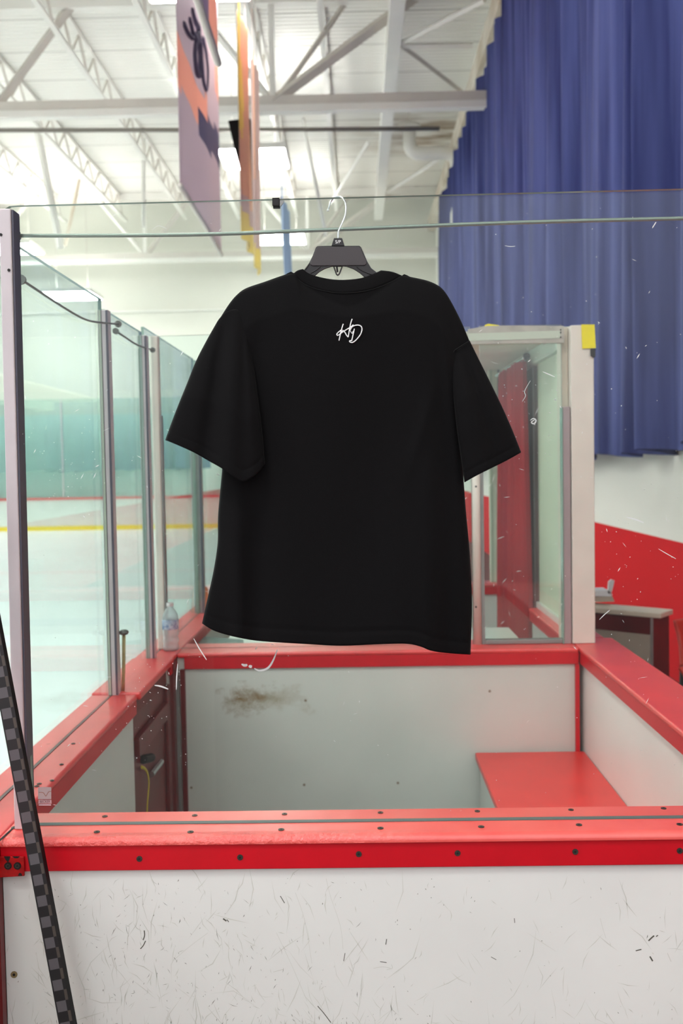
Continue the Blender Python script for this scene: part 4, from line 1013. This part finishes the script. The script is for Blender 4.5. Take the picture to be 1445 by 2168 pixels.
mb = MB().tube([hp(a, b, HY-0.002) for a, b in catmull(lp, 3)], 0.0016, 6); mb.tube([hp(625, 910, HY-0.001), hp(634, 980, HY-0.001)], 0.0022, 6); mb.tube([hp(600, 908, HY-0.002), hp(680, 908, HY-0.002)], 0.0015, 6)
mb.build('clip_loop', m_hangd, r, smooth=True)

# ================================================================== T-SHIRT
YC = 2.066
r = thing('t_shirt', 'oversized black t-shirt hung on the glass with a small white script print below the collar', 't-shirt', tuple(P(715, 1000, YC)))
NECK = [(622, 579), (632, 592), (650, 604), (680, 614), (720, 620), (765, 617), (800, 608), (828, 596), (850, 584)]
topL = [(455, 690), (470, 667), (485, 644), (500, 626), (520, 611), (560, 597), (600, 583)]
topR = [(870, 587), (905, 595), (930, 607), (945, 624), (960, 650), (975, 680), (993, 722)]
bot = [(428, 1320), (450, 1334), (480, 1344), (520, 1353), (560, 1358), (640, 1363), (720, 1367), (800, 1364), (860, 1363), (890, 1369), (910, 1377), (940, 1382), (995, 1386)]
left = [(455, 690), (482, 740), (482, 850), (470, 1000), (462, 1090), (461, 1150), (452, 1210), (440, 1265), (428, 1320)]
right = [(993, 722), (978, 760), (972, 860), (978, 980), (985, 1080), (994, 1180), (998, 1280), (995, 1386)]
def relaxed(topcurve, smoothtop):
    full, T, ST = coons(smoothtop, bot, left, right), curve(topcurve), curve(smoothtop)
    def f(u, v):
        q = full(u, v); a, b = T(u), ST(u); k = max(0.0, 1-v*4.5)**2.2
        return (q[0]+(a[0]-b[0])*k, q[1]+(a[1]-b[1])*k)
    return f
SMT = topL+[(640, 580), (735, 590), (830, 583)]+topR
cb = relaxed(topL+NECK+topR, SMT)
cf = coons(topL+[(622, 579), (640, 640), (680, 690), (730, 700), (790, 685), (832, 640), (850, 584)]+topR, bot, left, right)
def gs(x, c, w): return math.exp(-((x-c)/w)**2)
def folds(px, py, v):
    d = 0
    d += 0.010*gs(px, 500+0.02*(py-1000), 22)*min(1, max(0, (py-980)/150))
    d -= 0.008*gs(px, 545-0.02*(py-1000), 30)*min(1, max(0, (py-1000)/150))
    d += 0.006*gs(px, 730, 60)*v + 0.004*math.sin(px/38.0+py/300.0)*v
    d += 0.007*gs(px, 905+0.01*(py-900), 26)*v - 0.006*gs(px, 950, 20)*v
    d += 0.004*gs(px-(880-(py-950)*0.28), 0, 14)*gs(py, 930, 90)
    d -= 0.005*gs(px-(560-(py-600)*0.10), 0, 20)*gs(py, 760, 120)
    d += 0.004*gs(px-(935+(py-650)*0.10), 0, 12)*gs(py, 800, 180)
    d += 0.0025*math.sin(px/90+py/120.0)
    return d*1.35
def dep(u, v, px):
    e = max(0.0, 1-abs(2*u-1)**6)**0.5
    nk = gs(px, 735, 105)**1.5
    s = max(min(1, v/0.10)**0.6, 0.75*nk)
    return e, s
def back(u, v):
    x, y = cb(u, v); e, s = dep(u, v, x)
    d = e*s*0.026 + folds(x, y, v)*e*min(1, v*6)
    # stitched hem and the small drop below the collar
    hem = 1367-28
    yy = YC - max(d, 0.0005)
    if abs(v-0.962) < 0.006: yy += 0.0012
    return P(x, y, yy)
def frontf(u, v):
    x, y = cf(u, v); e, s = dep(u, v, x)
    return P(x, y, YC + min(0.028, max(0, e*s*0.024+0.3*folds(x, y, v)*e)))
NU, NV = 120, 150
MB().grid(back, NU, NV).grid(frontf, NU, NV).build('torso', m_shirt, r, smooth=True, solid=0.0012, weld=True)
def ycb(px, py):                                   # depth of the back cloth under a photo point
    best = None
    for i in range(NU+1):
        for j in range(0, 60):
            q = cb(i/NU, j/NV); dd = (q[0]-px)**2+(q[1]-py)**2
            if best is None or dd < best[0]: best = (dd, i/NU, j/NV)
    return back(best[1], best[2]).y
# sleeves
def sleeve(top, bot_, left_, right_, outer_left, yc0, yc1, dd, foldf):
    c = coons(top, bot_, left_, right_)
    def sh(sign):
        def f(u, v):
            x, y = c(u, v); e = max(0, 1-abs(2*u-1)**4)**0.5
            yc = yc0+(yc1-yc0)*min(1, v*1.6)
            s = 0.25+0.75*min(1, v*2.5)
            d = e*dd*s
            w = foldf(x, y, u, v)*e*min(1, v*3)
            if sign > 0 and abs(v-0.93) < 0.012: w -= 0.0010
            return P(x, y, yc - (d+w) if sign > 0 else yc + d*0.6)
        return f
    MB().grid(sh(1), 60, 80).grid(sh(-1), 60, 80).build('sleeve', m_shirt, r, smooth=True, solid=0.0012, weld=True)
sleeve([(455, 690), (465, 674), (480, 660), (500, 655), (516, 668), (524, 690)], [(350, 932), (375, 942), (410, 958), (440, 975), (470, 992), (495, 1010), (512, 1020), (530, 1013), (548, 998), (560, 982)],
       [(455, 690), (437, 722), (415, 765), (395, 815), (372, 872), (350, 932)], [(524, 690), (530, 740), (540, 800), (549, 870), (556, 930), (560, 982)], True, YC-0.006, YC-0.040, 0.022,
       lambda x, y, u, v: 0.010*gs(u, 0.62, 0.14)-0.009*gs(u, 0.38, 0.10)+0.004*gs(u, 0.85, 0.07))
sleeve([(952, 752), (960, 745), (972, 737), (993, 721)], [(983, 1021), (1010, 1006), (1040, 991), (1072, 975), (1102, 958)],
       [(952, 752), (957, 810), (966, 900), (975, 965), (983, 1021)], [(993, 721), (1012, 760), (1035, 806), (1062, 862), (1084, 912), (1102, 958)], False, YC-0.008, YC-0.022, 0.020,
       lambda x, y, u, v: 0.006*gs(u, 0.35, 0.18)-0.005*gs(u, 0.62, 0.10)+0.003*gs(u, 0.05, 0.08))
# collar rib
NB = NECK
cc = coons([(641, 570), (655, 580), (685, 589), (720, 593), (760, 590), (785, 582), (806, 573)], NB, [(641, 570), (630, 573), (622, 579)], [(806, 573), (830, 576), (850, 584)])
def col(u, v):
    x, y = cc(u, v); e = max(0, 1-abs(2*u-1)**4)**0.5
    nk = gs(x, 735, 105)**1.5; return P(x, y, YC-0.001-(0.0200*nk*(0.5+0.5*v))*e - 0.0012*math.sin(math.pi*v))
cc2 = coons([(641, 570), (655, 615), (690, 655), (730, 664), (770, 655), (795, 618), (806, 573)], [(622, 579), (640, 640), (680, 690), (730, 700), (790, 685), (832, 640), (850, 584)], [(641, 570), (630, 573), (622, 579)], [(806, 573), (830, 576), (850, 584)])
def col2(u, v):
    x, y = cc2(u, v); e = max(0, 1-abs(2*u-1)**4)**0.5
    return P(x, y, YC+0.001+0.022*e*(0.5+0.5*v))
MB().grid(col, 60, 8).grid(col2, 60, 8).build('collar', m_shirt, r, smooth=True, solid=0.0016, weld=True)
# seams
m_seam = mat('black_seam', (0.002, 0.002, 0.002, 1), 0.9)
MB().tube([Vector(col(u/40, 1))+Vector((0, -0.0004, -0.0006)) for u in range(2, 39)], 0.0009, 6).build('collar_seam', m_seam, r, smooth=True)
MB().tube([P(a, b, YC-0.0185) for a, b in catmull([(992, 722), (975, 733), (962, 742), (955, 752)], 4)], 0.0009, 6).build('armhole_seam', m_seam, r, smooth=True)
# script print
def strk(pts, w, nm='script_print'):
    q = catmull([(600+a/5.558, 400+b/5.558) for a, b in pts], 6)
    y0 = YP
    MB().tube([P(a, b, y0) for a, b in q], w, 6, flat=1.0).build(nm, m_print, r, smooth=True)
YP = min(ycb(726, 690), ycb(755, 705), ycb(715, 712), ycb(740, 725)) - 0.0012
for pts, w in (([(702, 1588), (690, 1625), (672, 1690), (652, 1787)], 0.0012),
               ([(690, 1652), (655, 1678), (626, 1708), (640, 1724), (680, 1695), (740, 1655), (790, 1625), (820, 1598)], 0.0011),
               ([(806, 1530), (790, 1580), (775, 1650), (760, 1745)], 0.0012),
               ([(668, 1690), (700, 1668), (722, 1690), (740, 1722), (760, 1745)], 0.0011),
               ([(768, 1640), (790, 1680), (806, 1700), (818, 1672)], 0.0007),
               ([(832, 1645), (818, 1710), (800, 1790)], 0.0012),
               ([(782, 1660), (810, 1620), (860, 1603), (905, 1612), (922, 1650), (905, 1710), (860, 1770), (815, 1806), (785, 1804), (776, 1790), (800, 1785)], 0.0012)):
    strk(pts, w)
